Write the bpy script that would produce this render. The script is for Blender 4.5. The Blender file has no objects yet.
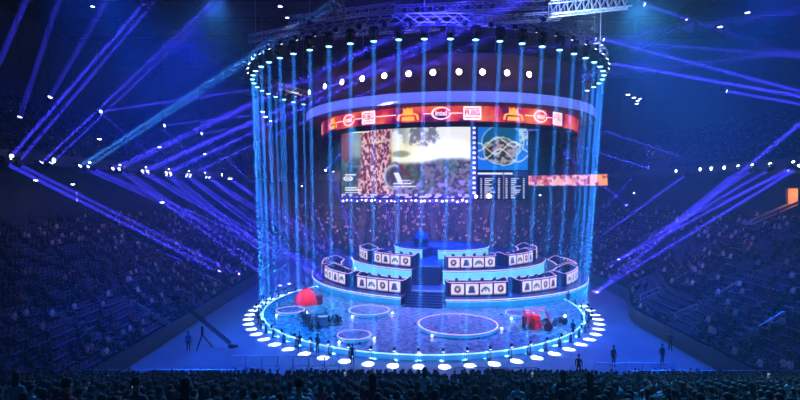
import bpy, math, random
import numpy as np
from mathutils import Vector, Matrix, noise as mnoise
random.seed(7); rng = np.random.default_rng(7)
SC = bpy.context.scene
COL = SC.collection
PI = math.pi
R = math.radians
CAM = Vector((-3.15, -63.0, 14.8)); F = 500.0; HOR = 190.0

def at(px, py, D):
    """the point D metres in front of the camera seen at that place of the photograph"""
    return Vector((CAM.x + (px-400)/F*D, CAM.y + D, CAM.z - (py-HOR)/F*D))

# ------------------------------------------------------------------ materials
def mk(name, col=(.5,.5,.5), rough=.6, metal=0, emit=None, es=1.0, attr=None, attr_emit=False, objcol=False, noise=None):
    m = bpy.data.materials.new(name); m.use_nodes = True
    nt = m.node_tree; b = nt.nodes['Principled BSDF']
    b.inputs['Base Color'].default_value = (*col, 1)
    b.inputs['Roughness'].default_value = rough
    b.inputs['Metallic'].default_value = metal
    if emit:
        if col==(.5,.5,.5): b.inputs['Base Color'].default_value = (*emit, 1)
        b.inputs['Emission Color'].default_value = (*emit, 1)
        b.inputs['Emission Strength'].default_value = es
    if emit or attr_emit: m.cycles.emission_sampling = 'NONE'
    if attr:
        a = nt.nodes.new('ShaderNodeAttribute'); a.attribute_name = attr
        if attr_emit:
            vm = nt.nodes.new('ShaderNodeVectorMath'); vm.operation = 'SCALE'; vm.inputs['Scale'].default_value = .25; nt.links.new(a.outputs['Color'], vm.inputs[0]); nt.links.new(vm.outputs[0], b.inputs['Base Color']); b.inputs['Roughness'].default_value = .9; b.inputs['Specular IOR Level'].default_value = 0
            nt.links.new(a.outputs['Color'], b.inputs['Emission Color']); b.inputs['Emission Strength'].default_value = es
        else:
            nt.links.new(a.outputs['Color'], b.inputs['Base Color'])
    if objcol:
        a = nt.nodes.new('ShaderNodeObjectInfo'); nt.links.new(a.outputs['Color'], b.inputs['Base Color'])
    if noise:
        c2, scale = noise
        tc = nt.nodes.new('ShaderNodeTexCoord'); n = nt.nodes.new('ShaderNodeTexNoise'); n.inputs['Scale'].default_value = scale
        n.inputs['Detail'].default_value = 5
        r = nt.nodes.new('ShaderNodeValToRGB'); r.color_ramp.elements[0].position = .4; r.color_ramp.elements[1].position = .62
        r.color_ramp.elements[0].color = (*col, 1); r.color_ramp.elements[1].color = (*c2, 1)
        nt.links.new(tc.outputs['Object'], n.inputs['Vector']); nt.links.new(n.outputs['Fac'], r.inputs[0])
        nt.links.new(r.outputs[0], b.inputs['Base Color'])
    return m
M = {
 'concrete': mk('concrete', (.10,.10,.12), .8, noise=((.17,.17,.2), .6)),
 'hall_floor': mk('hall_floor', (.16,.18,.24), .35, noise=((.22,.24,.3), .25)),
 'darkwall': mk('dark_wall', (.035,.035,.05), .8, noise=((.055,.055,.07), .4)),
 'roof': mk('roof_panels', (.03,.03,.045), .8, noise=((.05,.05,.06), .3)),
 'black': mk('black_plastic', (.012,.012,.016), .4),
 'blackmetal': mk('black_metal', (.03,.03,.035), .35, .6),
 'alu': mk('aluminium', (.55,.57,.62), .35, .8),
 'white': mk('white_laminate', (.75,.76,.8), .5),
 'drum': mk('drum_cloth', (.06,.03,.04), .85, noise=((.10,.05,.07), .5)),
 'navy': mk('navy_carpet', (.02,.035,.14), .7),
 'navywall': mk('blue_painted_panel', (.012,.02,.10), .5),
 'tan': mk('tan_step', (.42,.34,.28), .6),
 'deck': mk('tier_deck', (.09,.07,.22), .4, noise=((.06,.05,.16), .8)),
 'boothframe': mk('booth_frame', (.22,.05,.09), .5),
 'boothdark': mk('booth_shell', (.05,.035,.10), .5),
 'pinkled': mk('pink_led_line', emit=(.85,.45,.8), es=.9),
 'cyanled': mk('cyan_led_line', emit=(.4,.75,1.0), es=1.0),
 'whiteled': mk('white_led_line', emit=(.75,.7,1.0), es=.9),
 'riser': mk('riser_fabric', (.35,.6,.7), .6, emit=(.16,.70,.90), es=.8),  # cyan emission stands in for strip light washing down the riser
 'stagerim': mk('stage_rim_panel', (.2,.4,.6), .5, emit=(.02,.22,.6), es=.8),  # blue emission stands in for light on the rim panel
 'riserlow': mk('lower_riser_panel', (.2,.4,.6), .5, emit=(.01,.30,.70), es=.6),  # deeper blue emission stands in for light on the lower riser
 'band': mk('painted_glow_band', (.3,.35,.6), .6, emit=(.10,.14,.72), es=.9),  # emission stands in for blue light falling on the drum's band
 'warmlamp': mk('warm_lamp_glass', emit=(1,.82,.62), es=14),
 'whitelamp': mk('white_lamp_glass', emit=(.65,.78,1), es=9),
 'lens': mk('beam_lens', emit=(.25,.75,1), es=5),
 'lensblue': mk('blue_beam_lens', emit=(.35,.35,1), es=8),
 'purplelamp': mk('purple_lamp_glass', emit=(.75,.45,1), es=10),
 'screen': mk('screen_picture', attr='Col', attr_emit=True, es=1.1),
 'cloth': mk('cloth', objcol=True, rough=.85),
 'trousers': mk('dark_trousers', (.015,.017,.03), .8),
 'skin': mk('skin', (.45,.27,.2), .55),
 'hair': mk('hair', (.008,.005,.004), .7),
 'crowd': mk('crowd_people', attr='Col', rough=.8),
 'seat': mk('seat_plastic', (.05,.06,.16), .45),
 'rail': mk('galvanised_rail', (.6,.62,.7), .3, .7),
 'red': mk('red_parachute_cloth', (.75,.01,.03), .6, noise=((.9,.03,.05), 1.5)),
 'redframe': mk('red_painted_tube', (.8,.08,.15), .4),
 'crate': mk('pale_crate', (.6,.5,.4), .7, noise=((.75,.68,.6), 3)),
 'bush': mk('dark_shrub_leaves', (.01,.05,.04), .8, noise=((.02,.09,.07), 6)),
 'rubber': mk('rubber', (.02,.02,.02), .7),
 'logowhite': mk('logo_white', emit=(1,.88,.95), es=1.1),
 'logored': mk('logo_red', emit=(.5,.015,.04), es=.9),
 'logoblue': mk('logo_blue', emit=(.45,.05,.22), es=.8),
 'logoorange': mk('logo_orange', emit=(1,.45,.06), es=1.1),
 'orangebox': mk('orange_lit_wall', (.6,.25,.1), emit=(.75,.22,.05), es=.8),  # emission puts the orange light on this wall into its colour
 'phone': mk('phone_screen', emit=(.3,.45,.7), es=.7),
 'grass': mk('teal_artificial_turf', (.03,.20,.22), .8, noise=((.01,.07,.10), 2.2)),
}
# stage floor: dirt with scattered turf and chalk rings
def stage_floor():
    m = mk('stage_floor_print', (.1,.1,.1), .35); nt = m.node_tree; b = nt.nodes['Principled BSDF']
    N = nt.nodes.new; L = nt.links.new
    tc = N('ShaderNodeTexCoord')
    n1 = N('ShaderNodeTexNoise'); n1.inputs['Scale'].default_value = .22; n1.inputs['Detail'].default_value = 3
    n2 = N('ShaderNodeTexNoise'); n2.inputs['Scale'].default_value = 2.4; n2.inputs['Detail'].default_value = 8
    for n in (n1, n2): L(tc.outputs['Object'], n.inputs['Vector'])
    g = N('ShaderNodeValToRGB'); e = g.color_ramp.elements
    e[0].position = .38; e[0].color = (.06,.03,.12,1); e[1].position = .6; e[1].color = (.5,.36,.5,1)
    t = N('ShaderNodeValToRGB'); e = t.color_ramp.elements
    e[0].position = .4; e[0].color = (.0,.07,.12,1); e[1].position = .6; e[1].color = (.10,.6,.6,1)
    L(n2.outputs['Fac'], g.inputs[0]); L(n2.outputs['Fac'], t.inputs[0])
    mask = N('ShaderNodeValToRGB'); e = mask.color_ramp.elements; e[0].position = .0; e[1].position = 1
    sx = N('ShaderNodeSeparateXYZ'); L(tc.outputs['Object'], sx.inputs[0])
    ab = N('ShaderNodeMath'); ab.operation = 'ABSOLUTE'; L(sx.outputs['X'], ab.inputs[0])
    mr = N('ShaderNodeMapRange'); mr.inputs[1].default_value = 7; mr.inputs[2].default_value = 12; L(ab.outputs[0], mr.inputs[0])
    ad = N('ShaderNodeMath'); ad.operation = 'MULTIPLY_ADD'; ad.inputs[1].default_value = 2.2; ad.inputs[2].default_value = -1.1
    L(n1.outputs['Fac'], ad.inputs[0])
    sm = N('ShaderNodeMath'); sm.operation = 'ADD'; sm.use_clamp = True; L(mr.outputs[0], sm.inputs[0]); L(ad.outputs[0], sm.inputs[1])
    mx = N('ShaderNodeMixRGB'); L(sm.outputs[0], mx.inputs[0]); L(g.outputs[0], mx.inputs[1]); L(t.outputs[0], mx.inputs[2])
    # chalk rings round a point on the one side
    vd = N('ShaderNodeVectorMath'); vd.operation = 'DISTANCE'; L(tc.outputs['Object'], vd.inputs[0]); vd.inputs[1].default_value = (14.5, 3.0, 0)
    md = N('ShaderNodeMath'); md.operation = 'MODULO'; md.inputs[1].default_value = 1.05; L(vd.outputs['Value'], md.inputs[0])
    lt = N('ShaderNodeMath'); lt.operation = 'LESS_THAN'; lt.inputs[1].default_value = .22; L(md.outputs[0], lt.inputs[0])
    l2 = N('ShaderNodeMath'); l2.operation = 'LESS_THAN'; l2.inputs[1].default_value = 6.2; L(vd.outputs['Value'], l2.inputs[0])
    ml = N('ShaderNodeMath'); ml.operation = 'MULTIPLY'; L(lt.outputs[0], ml.inputs[0]); L(l2.outputs[0], ml.inputs[1])
    m3 = N('ShaderNodeMath'); m3.operation = 'MULTIPLY'; m3.inputs[1].default_value = .45; L(ml.outputs[0], m3.inputs[0])
    mz = N('ShaderNodeMixRGB'); L(m3.outputs[0], mz.inputs[0]); L(mx.outputs[0], mz.inputs[1]); mz.inputs[2].default_value = (.35,.75,.7,1)
    L(mz.outputs[0], b.inputs['Base Color'])
    return m
M['stagefloor'] = stage_floor()
def ribbon_mat():
    m = mk('ribbon_red_picture', (.02,.02,.02), .5); nt = m.node_tree; b = nt.nodes['Principled BSDF']
    N = nt.nodes.new; L = nt.links.new
    tc = N('ShaderNodeTexCoord'); n = N('ShaderNodeTexNoise'); n.inputs['Scale'].default_value = .35; n.inputs['Detail'].default_value = 6
    r = N('ShaderNodeValToRGB'); e = r.color_ramp.elements
    e[0].position = .40; e[0].color = (.10,.004,.07,1); e[1].position = .5; e[1].color = (.62,.025,.05,1)
    x = e.new(.63); x.color = (.85,.16,.06,1); x = e.new(.44); x.color = (.45,.01,.06,1)
    L(tc.outputs['Object'], n.inputs['Vector']); L(n.outputs['Fac'], r.inputs[0]); L(r.outputs[0], b.inputs['Emission Color']); L(r.outputs[0], b.inputs['Base Color'])
    b.inputs['Emission Strength'].default_value = .95; m.cycles.emission_sampling = 'NONE'
    return m
M['ribbon'] = ribbon_mat()

# ------------------------------------------------------------------ mesh builder
class MB:
    def __init__(s): s.v=[]; s.f=[]; s.m=[]
    def add(s, vs, fs, mi=0):
        o = len(s.v); s.v += [tuple(v) for v in vs]; s.f += [tuple(i+o for i in f) for f in fs]; s.m += [mi]*len(fs); return s
    def box(s, c, d, rz=0, mi=0, mat=None):
        x,y,z = d[0]/2,d[1]/2,d[2]/2
        vs = [Vector((sx*x,sy*y,sz*z)) for sx in(-1,1) for sy in(-1,1) for sz in(-1,1)]
        q = Matrix.Rotation(rz,3,'Z') if mat is None else mat
        vs = [q@v+Vector(c) for v in vs]
        return s.add(vs, [(0,1,3,2),(4,6,7,5),(0,4,5,1),(2,3,7,6),(0,2,6,4),(1,5,7,3)], mi)
    def tube(s, p, q, r, n=8, r2=None, mi=0, cap=True):
        p=Vector(p); q=Vector(q); r2 = r if r2 is None else r2
        d=(q-p); 
        if d.length<1e-6: return s
        k=d.to_track_quat('Z','Y').to_matrix(); vs=[]
        for (c,rr) in ((p,r),(q,r2)):
            for i in range(n):
                a=2*PI*(i+.5)/n; vs.append(c+k@Vector((rr*math.cos(a),rr*math.sin(a),0)))
        fs=[(i,(i+1)%n,n+(i+1)%n,n+i) for i in range(n)]
        if cap: fs += [tuple(reversed(range(n))), tuple(range(n,2*n))]
        return s.add(vs,fs,mi)
    def path(s, pts, r, n=6, mi=0):
        for a,b in zip(pts[:-1],pts[1:]): s.tube(a,b,r,n,mi=mi)
        return s
    def lathe(s, prof, c=(0,0,0), n=24, k=None, mi=0):
        c=Vector(c); k = k or Matrix.Identity(3); vs=[]
        for (r,z) in prof:
            for i in range(n):
                a=2*PI*i/n; vs.append(c+k@Vector((r*math.cos(a),r*math.sin(a),z)))
        m=len(prof); fs=[(j*n+i,j*n+(i+1)%n,(j+1)*n+(i+1)%n,(j+1)*n+i) for j in range(m-1) for i in range(n)]
        fs += [tuple(reversed(range(n))), tuple(range((m-1)*n,m*n))]
        return s.add(vs,fs,mi)
    def ball(s, c, r, sc=(1,1,1), n=10, m=6, mi=0, wob=0):
        vs=[];c=Vector(c)
        for j in range(m+1):
            t=PI*j/m
            for i in range(n):
                a=2*PI*i/n; d=Vector((math.sin(t)*math.cos(a),math.sin(t)*math.sin(a),math.cos(t)))
                rr=r*(1+wob*mnoise.noise(d*2.3+c)) if wob else r
                vs.append(c+Vector((d.x*sc[0],d.y*sc[1],d.z*sc[2]))*rr)
        fs=[(j*n+i,(j+1)*n+i,(j+1)*n+(i+1)%n,j*n+(i+1)%n) for j in range(m) for i in range(n)]
        return s.add(vs,fs,mi)
    def arc(s, c, r0, r1, a0, a1, z0, z1, n=24, mi=0, z1b=None):
        """solid arc block round c; angles in degrees from the -Y direction towards +X; z1b(t) may vary the top"""
        vs=[]
        for i in range(n+1):
            t=i/n; a=R(a0+(a1-a0)*t); zt = z1 if z1b is None else z1b(t)
            for (r,z) in ((r0,z0),(r1,z0),(r1,zt),(r0,zt)):
                vs.append((c[0]+r*math.sin(a), c[1]-r*math.cos(a), z))
        fs=[]
        for i in range(n):
            b=i*4; e=b+4
            fs += [(b+j,e+j,e+(j+1)%4,b+(j+1)%4) for j in range(4)]
        if abs(a1-a0)<359.9: fs += [(0,1,2,3),(n*4+3,n*4+2,n*4+1,n*4)]
        return s.add(vs,fs,mi)
    def mesh(s, name, mats, off=(0,0,0), smooth=False):
        me=bpy.data.meshes.new(name); o=Vector(off)
        me.from_pydata([tuple(Vector(v)-o) for v in s.v],[],s.f)
        for m in (mats if isinstance(mats,(list,tuple)) else [mats]): me.materials.append(m)
        me.polygons.foreach_set('material_index', s.m)
        if smooth: me.polygons.foreach_set('use_smooth',[True]*len(s.f))
        me.update(); return me
    def build(s, name, mats, parent=None, off=None, smooth=False):
        """mesh coordinates are world ones when off (the parent's location) is given, else the parent's own"""
        off = off if off is not None else (0,0,0)
        o=bpy.data.objects.new(name, s.mesh(name,mats,off,smooth)); COL.objects.link(o); o.parent=parent
        return o

def tag(o, label, cat, group=None, kind=None):
    o['label']=label; o['category']=cat
    if group: o['group']=group
    if kind: o['kind']=kind
    return o
def struct(o, label=None):
    o['kind']='structure'
    if label: o['label']=label; o['category']='building'
    return o
def thing(name, label, cat, loc=(0,0,0), rz=0, group=None):
    o=bpy.data.objects.new(name,None); COL.objects.link(o); o.location=loc; o.rotation_euler=(0,0,rz); o.empty_display_size=.3
    return tag(o,label,cat,group)
def dup(root, loc, rz=0, label=None, group=None):
    r=root.copy(); COL.objects.link(r); r.location=loc; r.rotation_euler=(0,0,rz)
    if label: r['label']=label
    if group: r['group']=group
    for ch in list(root.children):
        c=ch.copy(); COL.objects.link(c); c.parent=r
        for g in list(ch.children):
            d=g.copy(); COL.objects.link(d); d.parent=c
    return r
_ones=['','first','second','third','fourth','fifth','sixth','seventh','eighth','ninth','tenth','eleventh','twelfth','thirteenth','fourteenth','fifteenth','sixteenth','seventeenth','eighteenth','nineteenth']
_tens={2:'twenty',3:'thirty',4:'forty',5:'fifty',6:'sixty'}
def nth(i):
    if i<20: return _ones[i]
    t,u=divmod(i,10)
    return _tens[t][:-1]+'ieth' if u==0 else _tens[t]+'-'+_ones[u]

# ------------------------------------------------------------------ camera, world, view
cd=bpy.data.cameras.new('camera'); cam=bpy.data.objects.new('camera',cd); COL.objects.link(cam)
cd.sensor_width=36; cd.lens=36*F/800; cd.clip_end=400
cam.location=CAM; cam.rotation_euler=(R(90)-math.atan((200-HOR)/F),0,0); SC.camera=cam
w=bpy.data.worlds.new('world'); SC.world=w; w.use_nodes=True; nt=w.node_tree
nt.nodes['Background'].inputs[0].default_value=(0,0,.004,1)
vs=nt.nodes.new('ShaderNodeVolumeScatter'); vs.inputs['Density'].default_value=.0036; vs.inputs['Color'].default_value=(.72,.82,1,1)
nt.links.new(vs.outputs[0], nt.nodes['World Output'].inputs['Volume'])
SC.view_settings.view_transform='Standard'; SC.view_settings.look='None'; SC.view_settings.exposure=.32; SC.view_settings.gamma=1
SC.cycles.volume_bounces=0; SC.cycles.max_bounces=4; SC.cycles.diffuse_bounces=2; SC.cycles.glossy_bounces=2
SC.cycles.use_denoising=True; SC.cycles.use_adaptive_sampling=False

# ------------------------------------------------------------------ setting: floor, stands, balcony, roof
def bulge(y,P):
    if P[2]>50: return 0
    t=min(1,max(0,(y+9)/15)); return -4.6*(1-t*t*(3-2*t))
def ring_params(Y0, Yc, n=10):
    return [('L',Y0),('L',Yc*.5+Y0*.5)]+[('A',90*i/n) for i in range(n+1)]+[('B',90*i/n) for i in range(n+1)]+[('R',v) for v in (20,6,4,2,0,-1.5,-3,-5,-7,-9,-20)]+[('R',Y0)]
def rp(p, o, P):
    XL,XR,YB,rc=P; k,v=p; Yc=YB-rc
    if k=='L': return (XL-o, v)
    if k=='R': return (XR+o+bulge(v,P), v)
    if k=='A': a=R(v); return (XL+rc-(rc+o)*math.cos(a), Yc+(rc+o)*math.sin(a))
    a=R(v); return (XR-rc+(rc+o)*math.sin(a), Yc+(rc+o)*math.cos(a))
def sweep(prof, P, Y0, name, mat):
    ps=ring_params(Y0,P[2]-P[3]); b=MB(); n=len(prof)
    vs=[(*rp(p,o,P),z) for p in ps for (o,z) in prof]
    fs=[(i*n+j,(i+1)*n+j,(i+1)*n+j+1,i*n+j+1) for i in range(len(ps)-1) for j in range(n-1)]
    b.add(vs,fs); return b.build(name,mat)
LOW=(-26.0,27.6,48.0,10.0); BAL=(-38.0,40.0,60.0,22.0)
NR=22; PITCH=.85; RISE=.45; Z0=1.2
b=MB(); b.add([(-70,-75,0),(70,-75,0),(70,75,0),(-70,75,0)],[(0,1,2,3)]); struct(b.build('floor',M['hall_floor']))
prof=[(0,0),(0,1.0),(.08,1.0),(.08,.8)]
prof=[(0,0),(0,Z0)]
for i in range(NR): prof += [(PITCH*(i+1), Z0+RISE*i),(PITCH*(i+1), Z0+RISE*(i+1))]
prof += [(32, Z0+RISE*NR)]
struct(sweep(prof,LOW,-48,'grandstand',M['concrete']),'stepped dark concrete lower stand curving round the arena floor')
struct(sweep([(-.12,0),(-.12,1.5),(.06,1.5),(.06,0)],LOW,-48,'wall_barrier',mk('barrier_panel',(.02,.03,.06),.5)))
prof=[(7.5,10),(7.5,16.9),(0,17.2),(0,18.4),(.3,18.4),(.3,17.6)]
for i in range(20): prof += [(1.2+.8*i,17.6+.5*i),(1.2+.8*i,18.1+.5*i)]
prof += [(20,27.6),(20,41)]
struct(sweep(prof,BAL,-70,'balcony',M['darkwall']),'dark upper balcony ring with raked seating above the lower stand')
b=MB(); b.add([(-70,-75,40),(70,-75,40),(70,85,40),(-70,85,40)],[(3,2,1,0)]); struct(b.build('ceiling',M['roof']))
b=MB(); b.add([(-70,-72,0),(70,-72,0),(70,-72,41),(-70,-72,41)],[(0,1,2,3)]); struct(b.build('wall_back',M['darkwall']))
# near end stand under the camera
ENDN=38; EP=.85; ER=.285; EZ=.3
b=MB()
b.box((-1.5,-25.9,EZ/2),(49,.1,EZ))
for i in range(ENDN):
    y=-26-EP*i; b.box((-1.5,y-EP/2,(EZ+ER*i)/2),(49,EP,EZ+ER*i))
struct(b.build('grandstand',M['concrete']),'shallow stepped stand below the camera')
# roof girders
def truss(p,q,w=.9,h=.9,n=12,r=.06):
    b=MB(); p=Vector(p);q=Vector(q); d=(q-p).normalized(); s=Vector((0,0,1)).cross(d).normalized()*w/2; u=Vector((0,0,h/2))
    cs=[s+u,s-u,-s-u,-s+u]
    for c in cs: b.tube(p+c,q+c,r,5)
    for i in range(n):
        a=p+(q-p)*i/n; e=p+(q-p)*(i+1)/n
        for k in range(4):
            c0,c1=cs[k],cs[(k+1)%4]
            b.tube(a+c0,e+c1,r*.6,4,cap=False); b.tube(a+c0,a+c1,r*.6,4,cap=False)
    return b
for i,y in enumerate((-22,-8,6,20,34)):
    struct(truss((-50,y,36.8),(50,y,37.2),1.4,2.4,24,.11).build('roof_girder',M['blackmetal']),nth(i+1)+' steel roof girder back from the near end of the arena')
for i,x in enumerate((-30,-10,10,30)):
    struct(truss((x,-40,34.8),(x,50,35),1,1.4,24,.08).build('roof_girder',M['blackmetal']),'lengthwise roof girder, '+nth(i+1)+' of four across the arena')

# ------------------------------------------------------------------ moving head lights
def moving_head(name, lensmat, s=1.0):
    t=thing(name,'x','stage light')
    b=MB(); b.box((0,0,-.08*s),(.5*s,.42*s,.16*s)); b.box((0,0,.04*s),(.1*s,.3*s,.1*s)); b.build('base',M['black'],t)
    b=MB()
    for x in (-1,1): b.box((x*.27*s,0,-.36*s),(.07*s,.16*s,.46*s)); b.tube((x*.2*s,0,-.52*s),(x*.3*s,0,-.52*s),.08*s,8)
    b.box((0,0,-.17*s),(.58*s,.2*s,.05*s)); b.build('yoke',M['black'],t)
    b=MB(); b.lathe([(.11*s,.32*s),(.19*s,.27*s),(.22*s,0),(.2*s,-.2*s),(.25*s,-.33*s),(.25*s,-.36*s),(.21*s,-.34*s)],n=14); 
    for k in range(4): b.box((0,0,(.1+.04*k)*s),(.41*s,.41*s,.012*s),k*.4)
    h=b.build('head',M['blackmetal'],t,smooth=False); h.location=(0,0,-.52*s)
    b=MB(); b.lathe([(.2*s,0),(.17*s,-.025*s),(.08*s,-.035*s)],(0,0,-.345*s),n=12); b.build('lens',lensmat,h)
    return t
def add_beam(root, target, power, color, size, spread, s=1.0, pivot=None):
    h=[c for c in root.children if c.name.startswith('head')][0]
    p=Vector(root.location)+Vector((0,0,-.52*s)); d=(Vector(target)-p).normalized()
    h.rotation_mode='QUATERNION'; h.rotation_quaternion=d.to_track_quat('-Z','Y')
    l=bpy.data.lights.new('beam_lamp','AREA'); l.shape='DISK'; l.size=size; l.energy=power; l.color=color; l.spread=R(spread)
    o=bpy.data.objects.new('beam_lamp',l); COL.objects.link(o); o.parent=h; o.location=(0,0,-.42*s)
    return o

TIER=(4.56,19.0); DRUM=(4.75,21.0)
ring_proto=moving_head('moving_head_light',M['lens'],1.35)
ang=[]
for i in range(60):
    a=3+6*i; a = a if a<=180 else a-360
    x,y=20.8*math.sin(R(a)),-20.8*math.cos(R(a))
    if math.hypot(x-DRUM[0],y-DRUM[1])>24.0: ang.append(a)
ang.sort(); first=True
VP=430
for k,a in enumerate(ang):
    x,y=20.8*math.sin(R(a)),-20.8*math.cos(R(a)); loc=(x,y,28.65)
    lab=f'{nth(k+1)} moving head from the left along the curved ring truss, shining straight down'
    if first: o=ring_proto; o.location=loc; first=False
    else: o=dup(ring_proto,loc)
    o['label']=lab; o['group']='moving heads along the ring truss'
RINGH=[o for o in COL.objects if o.name.startswith('moving_head_light') and o.type=='EMPTY']
for o in RINGH:
    x,y,_=o.location; k=19.3/20.8
    add_beam(o,(x*k-.5,y*k-.7,.6),VP,(.03,.28,1.0),.36,.6,1.35)
# the ring truss itself
b=MB(); a0,a1=ang[0]-2,ang[-1]+2; n=int((a1-a0)/3)
for (r,z) in ((20.4,28.75),(21.2,28.75),(20.4,29.5),(21.2,29.5)):
    b.path([(r*math.sin(R(a0+(a1-a0)*i/n)),-r*math.cos(R(a0+(a1-a0)*i/n)),z) for i in range(n+1)],.05,5)
for i in range(n):
    A=R(a0+(a1-a0)*i/n); B=R(a0+(a1-a0)*(i+1)/n)
    g=lambda r,a,z:(r*math.sin(a),-r*math.cos(a),z)
    b.tube(g(20.4,A,28.75),g(21.2,B,28.75),.03,4,cap=False); b.tube(g(20.4,A,28.75),g(20.4,B,29.5),.03,4,cap=False)
    b.tube(g(21.2,A,29.5),g(21.2,B,28.75),.03,4,cap=False); b.tube(g(20.4,A,29.5),g(21.2,A,29.5),.03,4,cap=False)
tag(b.build('ring_truss',M['alu']),'curved aluminium ring truss that carries the downward beam lights','truss')
for j,a in enumerate(ang[::5]):
    x,y=20.8*math.sin(R(a)),-20.8*math.cos(R(a))
    t=thing('chain_hoist',f'{nth(j+1)} chain hoist from the left end of the curved ring truss','hoist',(x,y,29.6),group='chain hoists on the ring truss')
    MB().tube((0,0,.5),(0,0,7.2),.03,5).build('chain',M['alu'],t)
    b=MB(); b.lathe([(.12,0),(.2,.08),(.2,.45),(.12,.52)],n=10); b.box((.2,0,.25),(.2,.18,.2)); b.build('motor',M['black'],t)
# added par lamps between heads on the truss; lenses stand in for glints
par=thing('glint_lamp','x','stage light'); b=MB(); b.lathe([(.1,.2),(.17,.1),(.17,-.16)],n=10); b.build('can',M['blackmetal'],par)
b=MB(); b.lathe([(.16,-.15),(.1,-.18)],n=10); b.build('lens',M['whitelamp'],par)
b=MB(); b.box((-.2,0,.06),(.03,.08,.3)); b.box((.2,0,.06),(.03,.08,.3)); b.box((0,0,.2),(.42,.08,.03)); b.build('bracket',M['black'],par)
for k,a in enumerate(ang):
    x,y=21.4*math.sin(R(a+3)),-21.4*math.cos(R(a+3)); o=par if k==0 else dup(par,(0,0,0))
    o.location=(x,y,28.6); o.rotation_euler=(R(35),0,R(a+3)); o['label']=f'{nth(k+1)} small white glint lamp from the left on the outer edge of the ring truss'; o['group']='small white glint lamps on the ring truss'

# ------------------------------------------------------------------ drum with ribbon display
def pol(c,r,a,z=0): return Vector((c[0]+r*math.sin(R(a)),c[1]-r*math.cos(R(a)),z))
def phi_for(px,c,r):
    best=None
    for i in range(-850,851):
        a=i/10; p=pol(c,r,a); D=p.y-CAM.y; x=400+F*(p.x-CAM.x)/D
        if best is None or abs(x-px)<best[0]: best=(abs(x-px),a)
    return best[1]
t=thing('hanging_drum','large round black hanging drum with blue lit band and red ribbon display','stage rig',(DRUM[0],DRUM[1],23.2))
off=t.location.copy()
MB().arc(DRUM,23.0,23.25,-180,180,26.8,31.4,96).build('upper_skirt',M['drum'],t,off)
MB().arc(DRUM,22.95,23.2,-180,180,25.5,26.8,96).build('lit_band',M['band'],t,off)
MB().arc(DRUM,20.4,23.2,-180,180,25.42,25.5,96).build('soffit',M['drum'],t,off)
MB().arc(DRUM,20.2,23.0,-180,180,31.2,31.4,96).build('roof_ring',M['drum'],t,off)
MB().arc(DRUM,20.45,20.6,-180,180,22.8,26,96).build('inner_skirt',M['drum'],t,off)
rb=MB().arc(DRUM,20.6,20.7,-94,94,23.5,25.5,96).build('ribbon_display',M['ribbon'],t,off)
# logos bent round the ribbon
def bend(vs, a0, r=20.7): # (s along, z up, depth) -> world
    return [ (DRUM[0]+(r+d)*math.sin(R(a0)+s/r), DRUM[1]-(r+d)*math.cos(R(a0)+s/r), 24.5+z) for (s,z,d) in vs]
def text_mesh(body,size,bold):
    cu=bpy.data.curves.new('t','FONT'); cu.body=body; cu.size=size; cu.align_x='CENTER'; cu.align_y='CENTER'; cu.resolution_u=2; cu.offset=bold*size
    o=bpy.data.objects.new('t',cu); COL.objects.link(o); dg=bpy.context.evaluated_depsgraph_get()
    me=bpy.data.meshes.new_from_object(o.evaluated_get(dg)); vs=[v.co.copy() for v in me.vertices]; fs=[tuple(p.vertices) for p in me.polygons]
    bpy.data.objects.remove(o); bpy.data.meshes.remove(me); return vs,fs
T_intel=text_mesh('intel',1.0,.02); T_pubg=text_mesh('PUBG',.82,.03)
def logo_intel(a):
    b=MB(); n=40; vs=[];fs=[]
    for i in range(n+1):
        th=2*PI*(i/n)*.93+.35; wdt=.07+.06*abs(math.sin(th/2))
        for rr in (1,1-wdt*1.6): vs.append((1.25*math.cos(th)*rr,.8*math.sin(th)*rr+.0,.05))
    fs=[(2*i,2*i+2,2*i+3,2*i+1) for i in range(n)]
    b.add(bend(vs,a),fs); v,f=T_intel; b.add(bend([(p.x*.85,p.y*.9,.05) for p in v],a),f)
    return b.build('ribbon_logo',M['logowhite'],rb,off)
def rrect(w,h,r,d,n=4):
    return [(sx*(w-r)+r*math.cos(q),sy*(h-r)+r*math.sin(q),d) for (sx,sy,q0) in ((1,1,0),(-1,1,PI/2),(-1,-1,PI),(1,-1,1.5*PI)) for q in [q0+PI/2*i/n for i in range(n+1)]]
def logo_pubg(a):
    b=MB(); vs=rrect(1.15,.85,.15,.04); b.add(bend(vs,a),[tuple(range(len(vs)))])
    b.add(bend([(-.9,.48,.07),(.9,.48,.07),(.9,.6,.07),(-.9,.6,.07)],a),[(0,1,2,3)],1)
    b.add(bend([(-.9,-.6,.07),(.9,-.6,.07),(.9,-.5,.07),(-.9,-.5,.07)],a),[(0,1,2,3)],1)
    v,f=T_pubg; b.add(bend([(p.x*.95,p.y*1.15,.07) for p in v],a),f,1)
    return b.build('ribbon_logo',[M['logowhite'],M['logored']],rb,off)
def logo_emblem(a,s=1):
    b=MB()
    polys=[[(-.75,-.1),(.75,-.1),(.6,.85),(.3,.6),(0,.9),(-.3,.6),(-.6,.85)],[(-1.5,-.75),(-1.2,-.75),(-1.1,-.2),(-.7,.0),(-.8,.15),(-1.35,-.05)],[(1.5,-.75),(1.2,-.75),(1.1,-.2),(.7,.0),(.8,.15),(1.35,-.05)],[(-.9,-.8),(.9,-.8),(.8,-.3),(-.8,-.3)]]
    for p in polys: b.add(bend([(x*s,z*s,.05) for x,z in p],a),[tuple(range(len(p)))])
    return b.build('ribbon_logo',M['logoorange'],rb,off)
def thinline(x0,x1):
    a,e=phi_for(x0,DRUM,20.7),phi_for(x1,DRUM,20.7)
    MB().arc(DRUM,20.7,20.74,a,e,24.45,24.55,12).build('ribbon_line',M['logowhite'],rb,off)
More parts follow.
